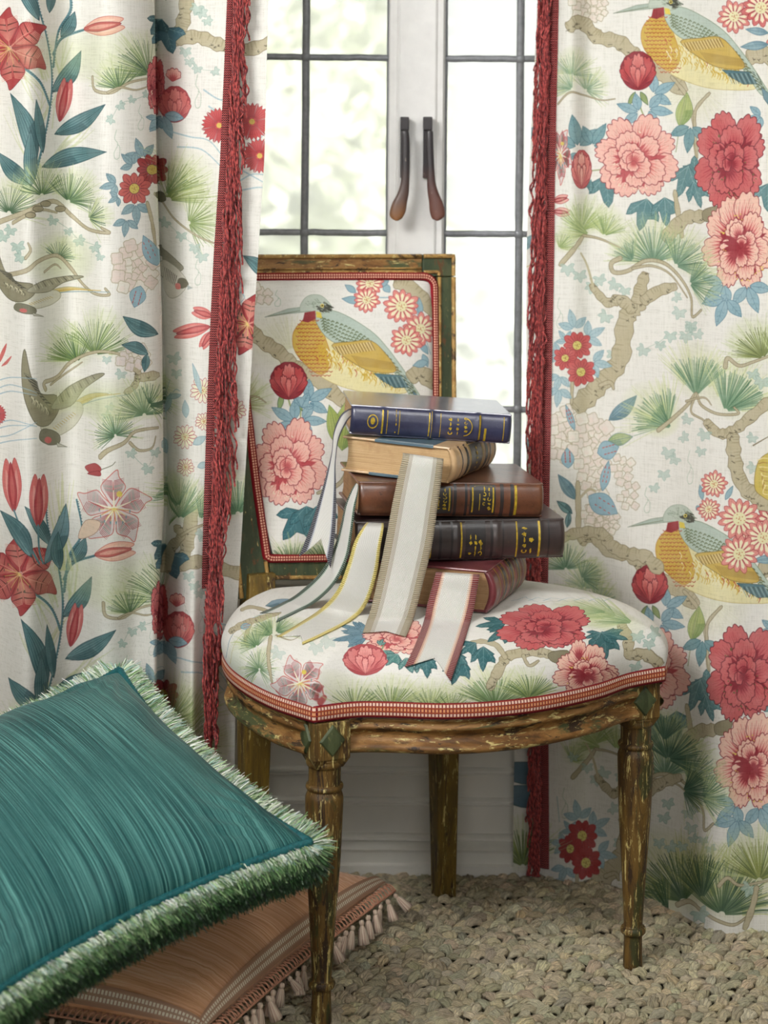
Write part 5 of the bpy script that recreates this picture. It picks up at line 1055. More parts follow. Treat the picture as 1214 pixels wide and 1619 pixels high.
# seat rails with a moulded profile
rp=[(-.03,.401),(-.002,.401),(.0005,.398),(-.003,.395),(-.0045,.392),(-.002,.389),(-.001,.3855),(-.005,.383),(-.009,.378),(-.010,.372),(-.007,.367),(-.001,.3645),(.0015,.361),(.0005,.357),(-.003,.3535),(-.010,.352),(-.035,.352)]
def cut(line,a,b_): q=resample(line,120); return q[int(a*120):int(b_*120)]
for ln in (cut(seg_front,.085,.925),cut(seg_left,.05,.965),cut(seg_right,.10,.97),cut(seg_back,.08,.92)): sweep('seat_rail',ln,rp,M_goldh,chair)
def rot(x,y): return np.array([x*ct-y*st_,x*st_+y*ct])
def block(c,h,z0,z1,parent):
    q=[c+rot(a*h,b_*h) for a,b_ in ((-1,-1),(1,-1),(1,1),(-1,1))]; k=.80
    V=[(*(c+(p-c)*k*.9),z0-.014) for p in q]+[(*p,z0) for p in q]+[(*p,z1) for p in q]
    F=[(0,3,2,1)]+[(i,(i+1)%4,(i+1)%4+4,i+4) for i in range(4)]+[(i+4,(i+1)%4+4,(i+1)%4+8,i+8) for i in range(4)]+[(8,9,10,11)]
    return bevel(obj('corner_block',V,F,M_gold,parent,smooth=False),.0015)
def rosette(c,h,nx,ny,z,parent):
    f=c+rot(nx*h,ny*h); n=rot(nx,ny); t=np.array([-n[1],n[0]]); a,b_=.0185,.0215
    P4=[(f+t*a,z),(f,z+b_),(f-t*a,z),(f,z-b_)]; V=[(*(p+n*.0005),zz_) for p,zz_ in P4]+[(*(f+(p-f)*.86+n*.0035),z+(zz_-z)*.86) for p,zz_ in P4]+[(*(f+(p-f)*.25+n*.0042),z+(zz_-z)*.25) for p,zz_ in P4]
    F=[(i,(i+1)%4,(i+1)%4+4,i+4) for i in range(4)]+[(i+4,(i+1)%4+4,(i+1)%4+8,i+8) for i in range(4)]+[(8,9,10,11)]
    o=obj('diamond_rosette',V,F,M_greenp,parent,smooth=False); tag(o,'raised green painted diamond'); bevel(o,.0006)
    V=[(*(f+n*(.0045)+t*.002*math.cos(q)),z+.002*math.sin(q)) for q in np.linspace(0,2*PI,9)[:-1]]; return o
FL=np.array([-.070,2.912]); FR=np.array([.361,3.103]); BLc=np.array([-.183,3.255]); BRc=np.array([.0975,3.362])
hb=.026
for c,hh in ((FL,hb),(FR,.0245)):
    bl=block(c,hh,.351,.3995,chair)
    rosette(c,hh,0,-1,.3755,bl); rosette(c,hh,-1 if c is FL else 1,0,.3755,bl)
    pr_=[(.0001,.349),(.0235,.349),(.0245,.345),(.0250,.341),(.0235,.337),(.0215,.334),(.0213,.316),(.0216,.3135),(.0240,.3125),(.0250,.3095),(.0240,.3065),(.0222,.305),(.0232,.3015),(.0250,.296),(.0252,.288),(.0246,.270),(.0238,.245),(.0228,.218),(.0208,.185),(.0184,.150),(.0160,.110),(.0138,.070),(.0134,.056),(.0160,.0545),(.0178,.051),(.0176,.047),(.0158,.0445),(.0128,.043),(.0130,.02),(.0126,-.006),(.0001,-.006)]
    a=crv(pr_,3); a[:,0]=np.maximum(a[:,0],.0001)
    lathe('leg',a,c[0],c[1],M_gold if c is FR else M_gold,chair,44,lean=(-.006,-.004))
def loft(name,secs,mat,parent,bv=.002):
    V=[];F=[]
    for (cx,cy,z,h) in secs:
        for a,b_ in ((-1,-1),(1,-1),(1,1),(-1,1)): q=np.array([cx,cy])+rot(a*h,b_*h); V.append((q[0],q[1],z))
    for s in range(len(secs)-1):
        for i in range(4): F.append((s*4+i,s*4+(i+1)%4,s*4+4+(i+1)%4,s*4+4+i))
    m=len(secs)*4-4; F+= [(0,3,2,1),(m,m+1,m+2,m+3)]
    return bevel(obj(name,V,F,mat,parent,smooth=False),bv)
# raked back: plane through the rear legs
p0=np.array([-.185,3.262,.45]); e1=np.array([.931,.364,0.]); e1/=np.linalg.norm(e1); e2=np.array([-.061,.136,1.]); nb=np.cross(e1,e2); nb/=np.linalg.norm(nb)
if nb[1]>0: nb=-nb
def BP(px,py,off=0.):
    o=np.array([0,0,CAMZ]); d=P(px,py,1.)-o; t=np.dot(p0+nb*off-o,nb)/np.dot(d,nb); return o+d*t
tl_,tr2=BP(404,935),BP(708,935)
loft('leg',[(BLc[0]-.0,BLc[1]+.0,-.006,.0155),(BLc[0],BLc[1],.20,.0185),(BLc[0]+.001,BLc[1]+.002,.36,.0215),(tl_[0]+.003,tl_[1]+.014,.505,.0205)],M_olive,chair)
loft('leg',[(BRc[0]+.004,BRc[1]+.008,-.006,.0145),(BRc[0]+.002,BRc[1]+.003,.20,.0180),(BRc[0],BRc[1],.36,.0205),(tr2[0]-.001,tr2[1]+.012,.505,.0185)],M_olive,chair)
def board(name,q,mat,th=.028,off=0.,bv=.002,lab=None,parent=None):
    """flat member: four photo corners on the back plane, given thickness"""
    A=[BP(x,y,off) for x,y in q]; B=[a-nb*th for a in A]; V=[*A,*B]; F=[(0,1,2,3),(7,6,5,4)]+[(i,i+4,(i+1)%4+4,(i+1)%4) for i in range(4)]
    o=obj(name,V,F,mat,parent or chair,smooth=False); 
    if lab: tag(o,lab)
    return bevel(o,bv)
M_greens=woodmat('green_frame_paint',[(.3,(54,70,48)),(.6,(76,88,60)),(.8,(90,92,60))],(1,1,.25),(200,176,110),(58,70,46),.5,(96,64,34),6.,chip=.63,dk_=.39,mul=.85)
tr_rail=board('top_rail',[(326,403.5),(667.5,402.5),(667.5,437),(355,437)],M_goldh); cb=board('corner_joint',[(668.3,402),(720,402),(720,437),(668.3,437)],M_greens,bv=.0015)
st_r=board('stile',[(691,437.6),(720,437.6),(722,948),(693,948)],M_greens); st_l=board('stile',[(325,437.6),(362,437.6),(432,948),(378,948)],M_greens); bt=board('bottom_rail',[(424,880),(692.5,880),(692.5,917),(428,917)],M_greens,.026)
def beadline(q,r,parent,off=.0012,name='gilt_bead'):
    path=[]; 
    for a,b_ in zip(q[:-1],q[1:]):
        k=14
        for i in range(k): path.append(BP(a[0]+(b_[0]-a[0])*i/k,a[1]+(b_[1]-a[1])*i/k,off))
    path.append(BP(*q[-1],off)); return tube(name,path,r,M_bead,parent,8)
beadline([(326,406),(666,405)],.0034,tr_rail); beadline([(352,431),(666,430)],.0030,tr_rail); beadline([(350,425.5),(666,424)],.0014,tr_rail)
beadline([(670,405),(717,405),(717,436)],.0034,cb); beadline([(670,430),(694,430),(694,436)],.0026,cb); beadline([(717,438),(719,946)],.0036,st_r); beadline([(694.5,438),(696.5,946)],.0030,st_r)
beadline([(357,440),(428,946)],.0030,st_l); beadline([(330,440),(382,946)],.0034,st_l); beadline([(424,884),(691,884)],.0026,bt); beadline([(426,913),(691,913)],.0030,bt)
# upholstered back pad
TLc,TRc,BRr,BLl=np.array([369,442.]),np.array([684,442.]),np.array([686,876.]),np.array([427,880.])
nu_,nv_=48,60; SB=np.empty((nv_,nu_,3)); UVb=np.empty((nv_,nu_,2))
wb=.40; hbk=.44
for j in range(nv_):
    for i in range(nu_):
        a=i/(nu_-1)*2-1; b_=j/(nv_-1)*2-1
        a2=a*(1-.035*max(0,abs(b_)-.8)/.2*abs(a)); b2=b_*(1-.02*max(0,abs(a)-.85)/.15*abs(b_)) # softened corners
        fa,fb=(a2+1)/2,(b2+1)/2; q=(TLc*(1-fa)+TRc*fa)*(1-fb)+(BLl*(1-fa)+BRr*fa)*fb
        h=.026*((1-abs(a)**3.2)**.5*(1-abs(b_)**5)**.5); SB[j,i]=BP(q[0],q[1])+nb*(h+.001); UVb[j,i]=(i/(nu_-1),1-j/(nv_-1))
k_=np.array([np.linalg.norm(SB[30,-1]-SB[30,0]),np.linalg.norm(SB[-1,20]-SB[0,20])])
def dens2(A): 
    B=np.concatenate([A[:-1]*(1-f)+A[1:]*f for f in (0,.33,.67)]); return np.concatenate([B[:,:-1]*(1-f)+B[:,1:]*f for f in (0,.33,.67)],1)
bw_=ScatterWarp(proj(dens2(SB)).reshape(-1,2),dens2(UVb*k_).reshape(-1,2),350,705,420,900)
kB=2200.
def backwarp(pts): u=bw_(pts); return np.stack([u[:,0]*kB,(k_[1]-u[:,1])*kB],-1).astype(np.float32)
F=Cloth(k_[0]*kB,k_[1]*kB,backwarp,kB/1060.); backcloth(F); finish(F,.05)
grid('back_pad',SB,printed('back_linen',mkimage('back_print',F),.8,0),chair,UVb)
board('back_panel',[(352,430),(692,430),(693,884),(420,884)],M_wall,.008,-.020,.001)
path=[(366,438),(500,437),(600,436.5),(668,437)]+[(668+18*math.sin(t),455-18*math.cos(t)) for t in np.linspace(.25,1.57,7)]+[(687,560),(687.5,700),(689,868),(687,879),(560,881),(428,883),(421,880),(405,770),(385,600)]
pth=np.array([BP(*q) for q in path]); pl=resample(pth,420,True); tt=np.roll(pl,-1,0)-np.roll(pl,1,0); tt/=np.linalg.norm(tt,axis=1)[:,None]; sd_=np.cross(tt,nb); L=np.arange(420)*np.linalg.norm(pl[1]-pl[0])
pf=[(-1,.0005),(-.85,.0045),(-.4,.0062),(0,.0066),(.4,.0062),(.85,.0045),(1,.0005)]; SG=np.stack([pl+sd_*.0065*a+nb*h for a,h in pf],1); UG=np.stack(np.broadcast_arrays(L[:,None],(np.array([a for a,h in pf])[None]+1)/2),-1)
SG=np.concatenate([SG,SG[:1]]); UG=np.concatenate([UG,UG[:1]+[[L[-1],0]]]) ; UG[-1,:,0]=L[-1]+L[1]
grid('gimp_braid',SG,M_gimpd,chair,UG)
# ================================================================ books
def leather(name,c,c2,rough=.42,worn=(150,120,90),wf=.66,seed=0.):
    m,n,b=newmat(name); v=coords(n); v.node.inputs['Location'].default_value=(seed,seed,0)
    f=noise(n,v,26,6,.65); g=noise(n,v,220,4,.7); col=ramp(n,f,[(.3,c),(.7,c2)]); col=mixc(n,ramp(n,noise(n,v,70,7,.75),[(wf,(0,0,0,1)),(wf+.05,(1,1,1,1))]),col,worn)
    n.links.new(col,b.inputs['Base Color']); b.inputs["Coat Weight"].default_value=.6; b.inputs["Coat Roughness"].default_value=.22; b.inputs['Roughness'].default_value=rough; h=math_(n,'ADD',math_(n,'MULTIPLY',f,1.4),math_(n,'MULTIPLY',g,.5)); bump(n,b,h,.5,.0016); return m
def pages(name,a,b_,c3):
    m,n,b=newmat(name); x,y,uv=uvxy(n); mp=N(n,'ShaderNodeMapping'); mp.inputs['Scale'].default_value=(2.,90,1); n.links.new(uv,mp.inputs['Vector'])
    f=noise(n,mp.outputs[0],1.,5,.7,.4); g=noise(n,coords(n),30,5,.6); c=ramp(n,f,[(.32,c3),(.5,a),(.7,b_)]); c=mixc(n,ramp(n,g,[(.5,(0,0,0,1)),(.75,(.7,.7,.7,1))]),c,c3)
    n.links.new(c,b.inputs['Base Color']); b.inputs['Roughness'].default_value=.7; bump(n,b,f,.6,.0012); return m
M_gilt=plain('gilt_tooling',(186,158,44),.45,.25,200,.2,.2); M_blackl=leather('black_label',(28,26,28),(40,36,34),.5,(70,60,50),.7)
M_pg1=pages('page_edges',(206,172,124),(226,198,156),(168,124,82)); M_pg2=pages('page_edges_dark',(176,138,96),(200,164,120),(132,92,60))
def book(lab,K,U,V_,thick,spine_mat,board_mat,page_mat,bulge=.010,tilt=(0,0),bands=(),gilt=(),labels=(),bar=(),name='book',extra=None,warp=0.,cap=None):
    """K: corner at the near end of the spine, bottom; U along the spine, V_ to the fore edge (world vectors)"""
    K=np.array(K,float);U=np.array(U,float);V_=np.array(V_,float); T=np.cross(U,V_); T=T/np.linalg.norm(T)*thick
    if T[2]<0: T=-T
    t=thing(name,lab,'book',tuple(K+U/2+V_/2),'stack of old books')
    lu,lv=np.linalg.norm(U),np.linalg.norm(V_)
    def M(u,v,w): return K+U*u+V_*v+T*w+T*(warp*math.sin(u*5+v*2)*.03)
    def slab(nm,u0,u1,v0,v1,w0,w1,mat,bv=.0015,n=6,parent=None):
        us=np.linspace(u0,u1,n); vs_=np.linspace(v0,v1,n); S=[]; 
        Vv=[M(u,v,w) for w in (w0,w1) for u in us for v in vs_]; F=[]
        q=n*n
        for i in range(n-1):
            for j in range(n-1): a=i*n+j; F+=[(a,a+1,a+n+1,a+n),(q+a,q+a+n,q+a+n+1,q+a+1)]
        for i in range(n-1):
            F+=[(i,i+q,i+1+q,i+1),((n-1)*n+i,(n-1)*n+i+1,(n-1)*n+i+1+q,(n-1)*n+i+q),(i*n,(i+1)*n,(i+1)*n+q,i*n+q),(i*n+n-1,i*n+n-1+q,(i+1)*n+n-1+q,(i+1)*n+n-1)]
        uv=[((u*lu+v*lv)*3,w) for w in (w0,w1) for u in us for v in vs_]
        o=obj(nm,Vv,F,mat,parent or t,uv,smooth=False); return bevel(o,bv) if bv else o
    bt=.0035/thick
    top=slab('cover_board',0,1,.02,1,1-bt,1,board_mat); bot=slab('cover_board',0,1,.02,1,0,bt,board_mat)
    # page block
    n=10; us=[.018,.018,.5,.982,.982]; ws=np.linspace(bt,1-bt,7)
    ring=[(.018,.05)]+[(.018,v) for v in np.linspace(.12,.90,8)]+[(.018,.965),(.03,.972)]+[(u,.972) for u in np.linspace(.15,.85,6)]+[(.97,.972),(.982,.965)]+[(.982,v) for v in np.linspace(.90,.12,8)]+[(.982,.05)]
    R=np.random.RandomState(int(lu*9999)); S=[]; uv=[]; per=0
    for k,w_ in enumerate(ws):
        row=[];ur=[]; l=0
        for i,(u,v) in enumerate(ring):
            v2=v-(.020*math.sin(PI*(w_-bt)/(1-2*bt)) if v>.9 else 0)-(.018+bulge/lv*.80*math.sin(PI*w_) if v==.05 else 0); j=(R.rand()-.5)*.004
            row.append(M(u+j,v2,w_)); l+=.05; ur.append((l*1.5,w_*thick*22))
        S.append(row);uv.append(ur)
    grid('page_block',np.array(S),page_mat,t,np.array(uv))
    # spine: rounded, with raised bands
    nu2=110; uu=np.linspace(0,1,nu2); al=np.linspace(0,1,15); rb=bulge/lv
    def sp(u,a,off=0.):
        w_=a; e=min(u,1-u)*lu; rr=rb*(math.sin(PI*a)**.62); bd=sum(math.exp(-((u-c)*lu/.0028)**2) for c in bands)*.0016/lv
        endr=(.0035*(max(0,1-e/.006))**2)/lv
        k_=.5+(w_-.5)*(1-.05*max(0,1-e/.006)**2)
        return M(u,.03-rr-(bd+off/lv)*(math.sin(PI*min(max(a,.04),.96))**.3)+endr,k_)
    outer=np.array([[sp(u,a) for a in al] for u in uu]); inner=np.array([[M(min(max(u,.004),.996),.05-rb*.6*math.sin(PI*a),.02+.96*a) for a in al[::-1]] for u in uu])
    S=np.concatenate([outer,inner],1); m2=S.shape[1]; F=[gridf(nu2,m2,False,True)]; cq=[(i,m2-1-i,m2-2-i,i+1) for i in range(14)]; base=(nu2-1)*m2; cq+= [(base+i,base+i+1,base+m2-2-i,base+m2-1-i) for i in range(14)]
    spo=obj('spine',S.reshape(-1,3),[np.concatenate([F[0],np.array(cq,np.int32)])],spine_mat,t)
    def patch(nm,u0,u1,a0,a1,off,mat,nu3=8,par=None):
        q=np.array([[sp(u,a,off) for a in np.linspace(a0,a1,9)] for u in np.linspace(u0,u1,nu3)]); return q
    for (u0,u1,a0,a1) in labels: grid('title_label',patch('',u0,u1,a0,a1,.0005,None),M_blackl,spo)
    VV=[];FF=[];o_=0
    def add(q):
        nonlocal o_
        VV.append(q.reshape(-1,3)); FF.append(gridf(*q.shape[:2])+o_); o_+=q.shape[0]*q.shape[1]
    for g in gilt:
        if g[0]=='line': add(patch('',g[1]-g[2]/2,g[1]+g[2]/2,g[3],g[4],.0009,None,3))
        elif g[0]=='dots':
            _,u0,u1,a0,a1,nc,nr,seed=g; r2=np.random.RandomState(seed)
            for c in range(nc):
                for rr in range(nr):
                    if r2.rand()<.12: continue
                    uc=u0+(u1-u0)*(c+.5)/nc+r2.randn()*.001; ac=a0+(a1-a0)*(rr+.5)/nr; ru=(u1-u0)/nc*(.26+.12*r2.rand()); ra=(a1-a0)/nr*(.30+.14*r2.rand())
                    tt_=np.linspace(0,2*PI,13); ty=r2.randint(4); w1=(1.,.42,.9,1.15)[ty]; w2=(1.,1.25,.55,1.1)[ty]; ph_=r2.rand()*6; jg=.22+.25*r2.rand(); nb_=2+r2.randint(4)
                    if ty==3: q=np.array([[sp(uc+ru*w1*k*math.cos(x),min(max(ac+ra*w2*k*math.sin(x),.02),.98),.0011) for x in tt_*.72+ph_] for k in (.55,1.)])
                    else: q=np.array([[sp(uc+ru*w1*k*math.cos(x)*(1+jg*math.sin(nb_*x+ph_)),min(max(ac+ra*w2*k*math.sin(x)*(1+jg*math.cos(nb_*x+ph_)),.02),.98),.0011) for x in tt_] for k in (0.05,1.)])
                    add(q)
        elif g[0]=='ring':
            _,uc,ac,ru,ra,wd=g; tt_=np.linspace(0,2*PI,29); add(np.array([[sp(uc+ru*k*math.cos(x),ac+ra*k*math.sin(x),.0011) for x in tt_] for k in (1-wd,1)]))
        elif g[0]=='arc':
            _,uc,ac,ru,ra,x0,x1=g; tt_=np.linspace(x0,x1,15); add(np.array([[sp(uc+ru*k*math.cos(x),ac+ra*k*math.sin(x),.0011) for x in tt_] for k in (.9,1.)]))
    if VV: tag(obj('gilt_tooling',np.concatenate(VV),[np.concatenate(FF)],M_gilt,spo),kind='stuff')
    VV=[];FF=[];o_=0
    for (u,wd) in bar: add(patch('',u-wd/2,u+wd/2,.03,.97,.0005,None,3))
    if VV: obj('dark_band',np.concatenate(VV),[np.concatenate(FF)],M_blackl,spo) if len(VV)==1 else tag(obj('dark_band',np.concatenate(VV),[np.concatenate(FF)],M_blackl,spo),kind='stuff')
    if extra: extra(slab,top,bot,M)
    return t
def yawed(A,B,depth,thick):
    """spine from left A to right B (top edge, world): returns near-bottom corner, U, V"""
    A,B=np.array(A),np.array(B); U=B-A; h=np.array([-U[1],U[0],0.]); h/=np.linalg.norm(h); V_=h*depth; T=np.cross(U,V_); T/=np.linalg.norm(T); T*=np.sign(T[2]); return A-T*thick,U,V_
L_navytop=leather('navy_cover_glare',(96,96,122),(132,132,154),.25,(170,168,178),.55); bt_=L_navytop.node_tree.nodes['Principled BSDF']; bt_.inputs['Coat Weight'].default_value=1.; bt_.inputs['Coat IOR'].default_value=2.; bt_.inputs['Coat Roughness'].default_value=.2  # navy paled in the colour itself to carry the window glare
L_navy=leather('navy_leather',(38,40,66),(62,64,92),.34,(120,118,132),.66); L_tan=leather('tan_vellum',(196,160,116),(214,184,142),.5,(150,104,70),.62,2.); L_blue=leather('blue_board',(74,98,112),(92,116,128),.5,(130,120,100),.68,1.)
L_brown=leather('brown_leather',(72,44,32),(122,76,50),.34,(58,38,32),.60,3.); L_dark=leather('dark_leather',(48,40,40),(66,54,50),.42,(88,66,52),.66,4.); L_red=leather('red_leather',(88,34,40),(140,72,76),.32,(70,30,34),.62,5.)
# bottom: red book, its page ends to the front
K=P(775,970,3.05); book('thick red leather book at the bottom of the stack, page ends facing front',K,(.054,.153,0.),(-.203,.0716,0),.0585,L_red,L_red,M_pg2,.014,bands=(.2,.42,.62,.82),gilt=[('line',x,.012,.02,.98) for x in (.14,.26,.36,.48,.56,.68,.76,.9)],bar=((.31,.05),(.52,.06),(.72,.05)))
A,B=P(562,826,3.07),P(893,820,3.13); K,U,V_=yawed(A,B,.175,.0555)
book('dark brown leather book with two black labels, second from the bottom',K,U,V_,.0555,L_dark,L_dark,M_pg2,.010,bands=(.34,.48,.67,.88),labels=((.52,.615,.02,.98),(.775,.865,.02,.98)),
 gilt=[('dots',.53,.605,.10,.66,3,4,3),('dots',.785,.85,.14,.86,2,5,5),('line',.352,.012,.05,.95),('line',.50,.008,.05,.95),('line',.765,.007,.05,.95),('line',.873,.009,.05,.95),('dots',.33,.352,.1,.9,1,5,8)],bar=((.40,.012),(.455,.01),(.645,.012),(.70,.008),(.92,.008)))
A,B=P(568,762,3.08),P(860,765,3.13); K,U,V_=yawed(A,B,.160,.0475)
book('brown leather book with gilt-lettered black labels, third from the bottom',K,U,V_,.0475,L_brown,L_brown,M_pg2,.009,bands=(),labels=((.34,.50,.10,.90),(.595,.735,.07,.95)),
 gilt=[('line',.485,.008,.18,.86),('dots',.41,.475,.2,.85,2,6,2),('line',.61,.008,.14,.88),('line',.722,.008,.14,.88),('line',.648,.004,.2,.7),('dots',.66,.712,.2,.9,2,5,9),('line',.845,.013,.06,.94),('arc',.667,.9,.05,.03,0,3.1)],bar=((.515,.016),(.575,.014),(.765,.010),(.775,.008),(.825,.018)))
# pale half-bound book, turned so that its page ends face front and the spine runs back on the right
def halfbound(slab,top,bot,M):
    a=slab('blue_panel',.02,.93,.17,.70,1.0,1.012,L_blue,.0004,5,top); tag(a,'slate blue paper side'); a=slab('blue_panel',.0,.93,.38,.74,-.012,.0,L_blue,.0004,5,bot); tag(a,'slate blue paper side')
    for o in (slab('blue_edge',-.006,.004,.17,.70,.93,1.01,L_blue,.0003,3,top),slab('blue_edge',-.006,.004,.38,.74,-.01,.07,L_blue,.0003,3,bot)): tag(o,'slate blue edge of the board')
K=P(712,765,3.085); e=P(787,731,3.262); U=np.array([.0665,.178,-.006]); book('pale tan vellum book with slate blue sides, fourth from the bottom',K,U,(-.154,.0575,.006),.050,L_tan,L_tan,M_pg1,.012,bands=(.12,.28,.75,.9),labels=((.36,.62,.02,.98),),gilt=[('line',.34,.014,.04,.96),('line',.64,.014,.04,.96),('dots',.46,.52,.15,.85,1,5,4)],bar=((.15,.03),(.27,.03),(.72,.04),(.82,.03),(.93,.03)),extra=halfbound)
A,B=P(556,640,3.13),P(810,656,3.155); K,U,V_=yawed(A,B,.140,.042)
book('navy blue leather book with worn gilt spine, topmost of the stack',K,U,V_,.042,L_navy,L_navytop,M_pg1,.008,bands=(.20,.50,.79),labels=(),
 gilt=[('ring',.135,.5,.034,.24,.16),('ring',.135,.52,.014,.12,.99),('line',.195,.010,.1,.9),('line',.225,.004,.1,.9),('dots',.272,.286,.1,.95,1,6,3),('line',.30,.004,.1,.9),('line',.485,.007,.1,.9),('line',.50,.003,.05,.95),('line',.555,.004,.1,.9),('dots',.60,.635,.2,.8,1,4,5),('dots',.65,.675,.2,.8,1,4,6),('dots',.70,.725,.15,.85,1,5,7),('arc',.70,.5,.055,.32,-1.5,1.5),('line',.80,.010,.08,.92),('line',.835,.014,.05,.5),('line',.95,.005,.1,.9)],bar=())
# ================================================================ ribbons
def ribbonmat(name,stops,rib):
    m,n,b=newmat(name); x,y,uv=uvxy(n); s=math_(n,'ABSOLUTE',math_(n,'SUBTRACT',math_(n,'MULTIPLY',x,2.),1.))
    c=ramp(n,s,stops,'CONSTANT'); edge=math_(n,'GREATER_THAN',s,rib)
    ribs=math_(n,'SINE',math_(n,'MULTIPLY',y,2*PI/.0026)); wv=math_(n,'MULTIPLY',math_(n,'SINE',math_(n,'MULTIPLY',math_(n,'ADD',x,math_(n,'MULTIPLY',y,0)),2*PI*26)),math_(n,'SINE',math_(n,'MULTIPLY',y,2*PI/.0030)))
    dk=ramp(n,math_(n,'ADD',math_(n,'MULTIPLY',wv,.5),.5),[(.05,(.60,.59,.56,1)),(.45,(1,1,1,1))]); rk=ramp(n,math_(n,'ADD',math_(n,'MULTIPLY',ribs,.5),.5),[(.35,(1,1,1,1)),(.75,(0,0,0,1))])
    body=mixc(n,1.,c,dk,'MULTIPLY'); ed=mixc(n,rk,c,(232,230,222)); ed=mixc(n,.78,ed,c)
    c2=mixc(n,edge,body,ed); n.links.new(c2,b.inputs['Base Color']); b.inputs['Roughness'].default_value=.55; b.inputs['Specular IOR Level'].default_value=.35; b.inputs['Sheen Weight'].default_value=.1
    h=math_(n,'ADD',math_(n,'MULTIPLY',wv,math_(n,'SUBTRACT',1.,edge)),math_(n,'MULTIPLY',ribs,edge)); bump(n,b,h,.6,.0009); return m
WH=(236,234,228)
RM={'navy':ribbonmat('navy_ribbon',[(0,WH),(.58,(206,208,212)),(.64,(150,152,166)),(.70,(40,42,62))],.60),'green':ribbonmat('green_ribbon',[(0,WH),(.60,(206,214,206)),(.66,(150,170,154)),(.71,(30,68,48))],.60),'yellow':ribbonmat('yellow_ribbon',[(0,WH),(.74,(232,224,176)),(.80,(214,194,92))],.74),
 'taupe':ribbonmat('taupe_ribbon',[(0,WH),(.50,(206,200,188)),(.68,(164,150,120))],.68),'red':ribbonmat('red_ribbon',[(0,WH),(.58,(228,206,190)),(.66,(212,164,134)),(.72,(128,30,32))],.58)}
def ribbon(lab,key,st,notch,curve=.003,twist=0.):
    st=np.array(st,float); L=crv(st[:,:2],14); R_=crv(st[:,2:4],14); Yc=crv(np.stack([st[:,4],st[:,5]],1),14); m=len(L)
    # even out
    def pt(px,py,Y):
        ys=seatY(px,py)-.0035 if py>925 else 9.; return P(px,py,min(Y,ys))
    A=np.array([pt(*L[i],Yc[i,0]) for i in range(m)]); B=np.array([pt(*R_[i],Yc[i,1]) for i in range(m)])
    mid=(A+B)/2; s=np.concatenate([[0],np.cumsum(np.linalg.norm(np.diff(mid,axis=0),axis=1))]); LL=s[-1]; nr=int(LL/.0013); nc=13; S=np.empty((nr,nc,3)); uv=np.empty((nr,nc,2))
    for j in range(nc):
        f=j/(nc-1); te=1-notch*(1-abs(2*f-1))/LL; q=np.linspace(0,te*LL,nr); a=np.stack([np.interp(q,s,A[:,k]) for k in range(3)],1); b=np.stack([np.interp(q,s,B[:,k]) for k in range(3)],1)
        ff=f if 0<j<nc-1 else (f+(.012 if j else -.012)*((np.arange(nr)%2)*1.))
        ff=np.broadcast_to(ff,(nr,))[:,None]; p=a*(1-ff)+b*ff; p[:,1]-=curve*4*f*(1-f)*np.sin(np.clip(q/LL*8,0,PI/2)); S[:,j]=p; uv[:,j,0]=f; uv[:,j,1]=q
    o=grid('ribbon',S,RM[key],None,uv); tag(o,lab,'ribbon','woven ribbons used as bookmarks'); md=o.modifiers.new('thickness','SOLIDIFY'); md.thickness=.0009; return o
ribbon('white ribbon with navy edges hanging from the topmost navy book','navy',[(556,646,560,656,3.165,3.16),(549,648,553,660,3.15,3.145),(538,658,546,670,3.135,3.13),(528,684,535,694,3.12,3.115),(525,715,530,730,3.11,3.10),(514,760,531,768,3.10,3.09),(500,806,531,812,3.09,3.08),(488,842,528,858,3.08,3.07),(473,880,522,898,3.07,3.06)],.034)
ribbon('white ribbon with dark green edges curling down to the left of the seat','green',[(563,764,567,767,3.085,3.08),(556,775,565,783,3.075,3.07),(546,800,561,806,3.08,3.06),(539,832,556,846,3.08,3.055),(528,868,549,884,3.08,3.055),(508,904,530,922,3.08,3.06),(472,938,502,950,3.12,3.08),(440,957,470,968,3.16,3.11),(411,970,436,984,3.17,3.13)],.026)
ribbon('white ribbon with yellow edges lying on the left front of the seat','yellow',[(580,827,606,828,3.075,3.07),(574,834,606,836,3.052,3.05),(561,856,601,866,3.045,3.04),(550,892,596,904,3.045,3.04),(534,932,582,950,3.05,3.04),(506,964,560,978,3.08,3.05),(470,988,518,1001,3.1,3.08),(438,1007,478,1019,3.1,3.08)],.018)
ribbon('wide white ribbon with taupe edges hanging in front of the book stack','taupe',[(637,717,700,726,3.075,3.075),(637,722,700,731,3.045,3.045),(630,752,697,760,3.04,3.04),(621,795,691,802,3.036,3.036),(611,850,683,858,3.034,3.034),(599,910,669,918,3.03,3.03),(586,965,655,972,3.02,3.02),(574,1001,641,1007,3.02,3.02)],.014,.002)
ribbon('white ribbon with dark red edges draped over the front of the seat','red',[(690,905,757,909,3.075,3.06),(689,908,757,912,3.038,3.03),(683,930,753,938,3.034,3.025),(676,956,748,965,3.028,3.02),(670,985,738,1000,3.02,3.01),(656,1022,724,1042,3.,2.99),(640,1055,712,1077,2.98,2.97)],.026)
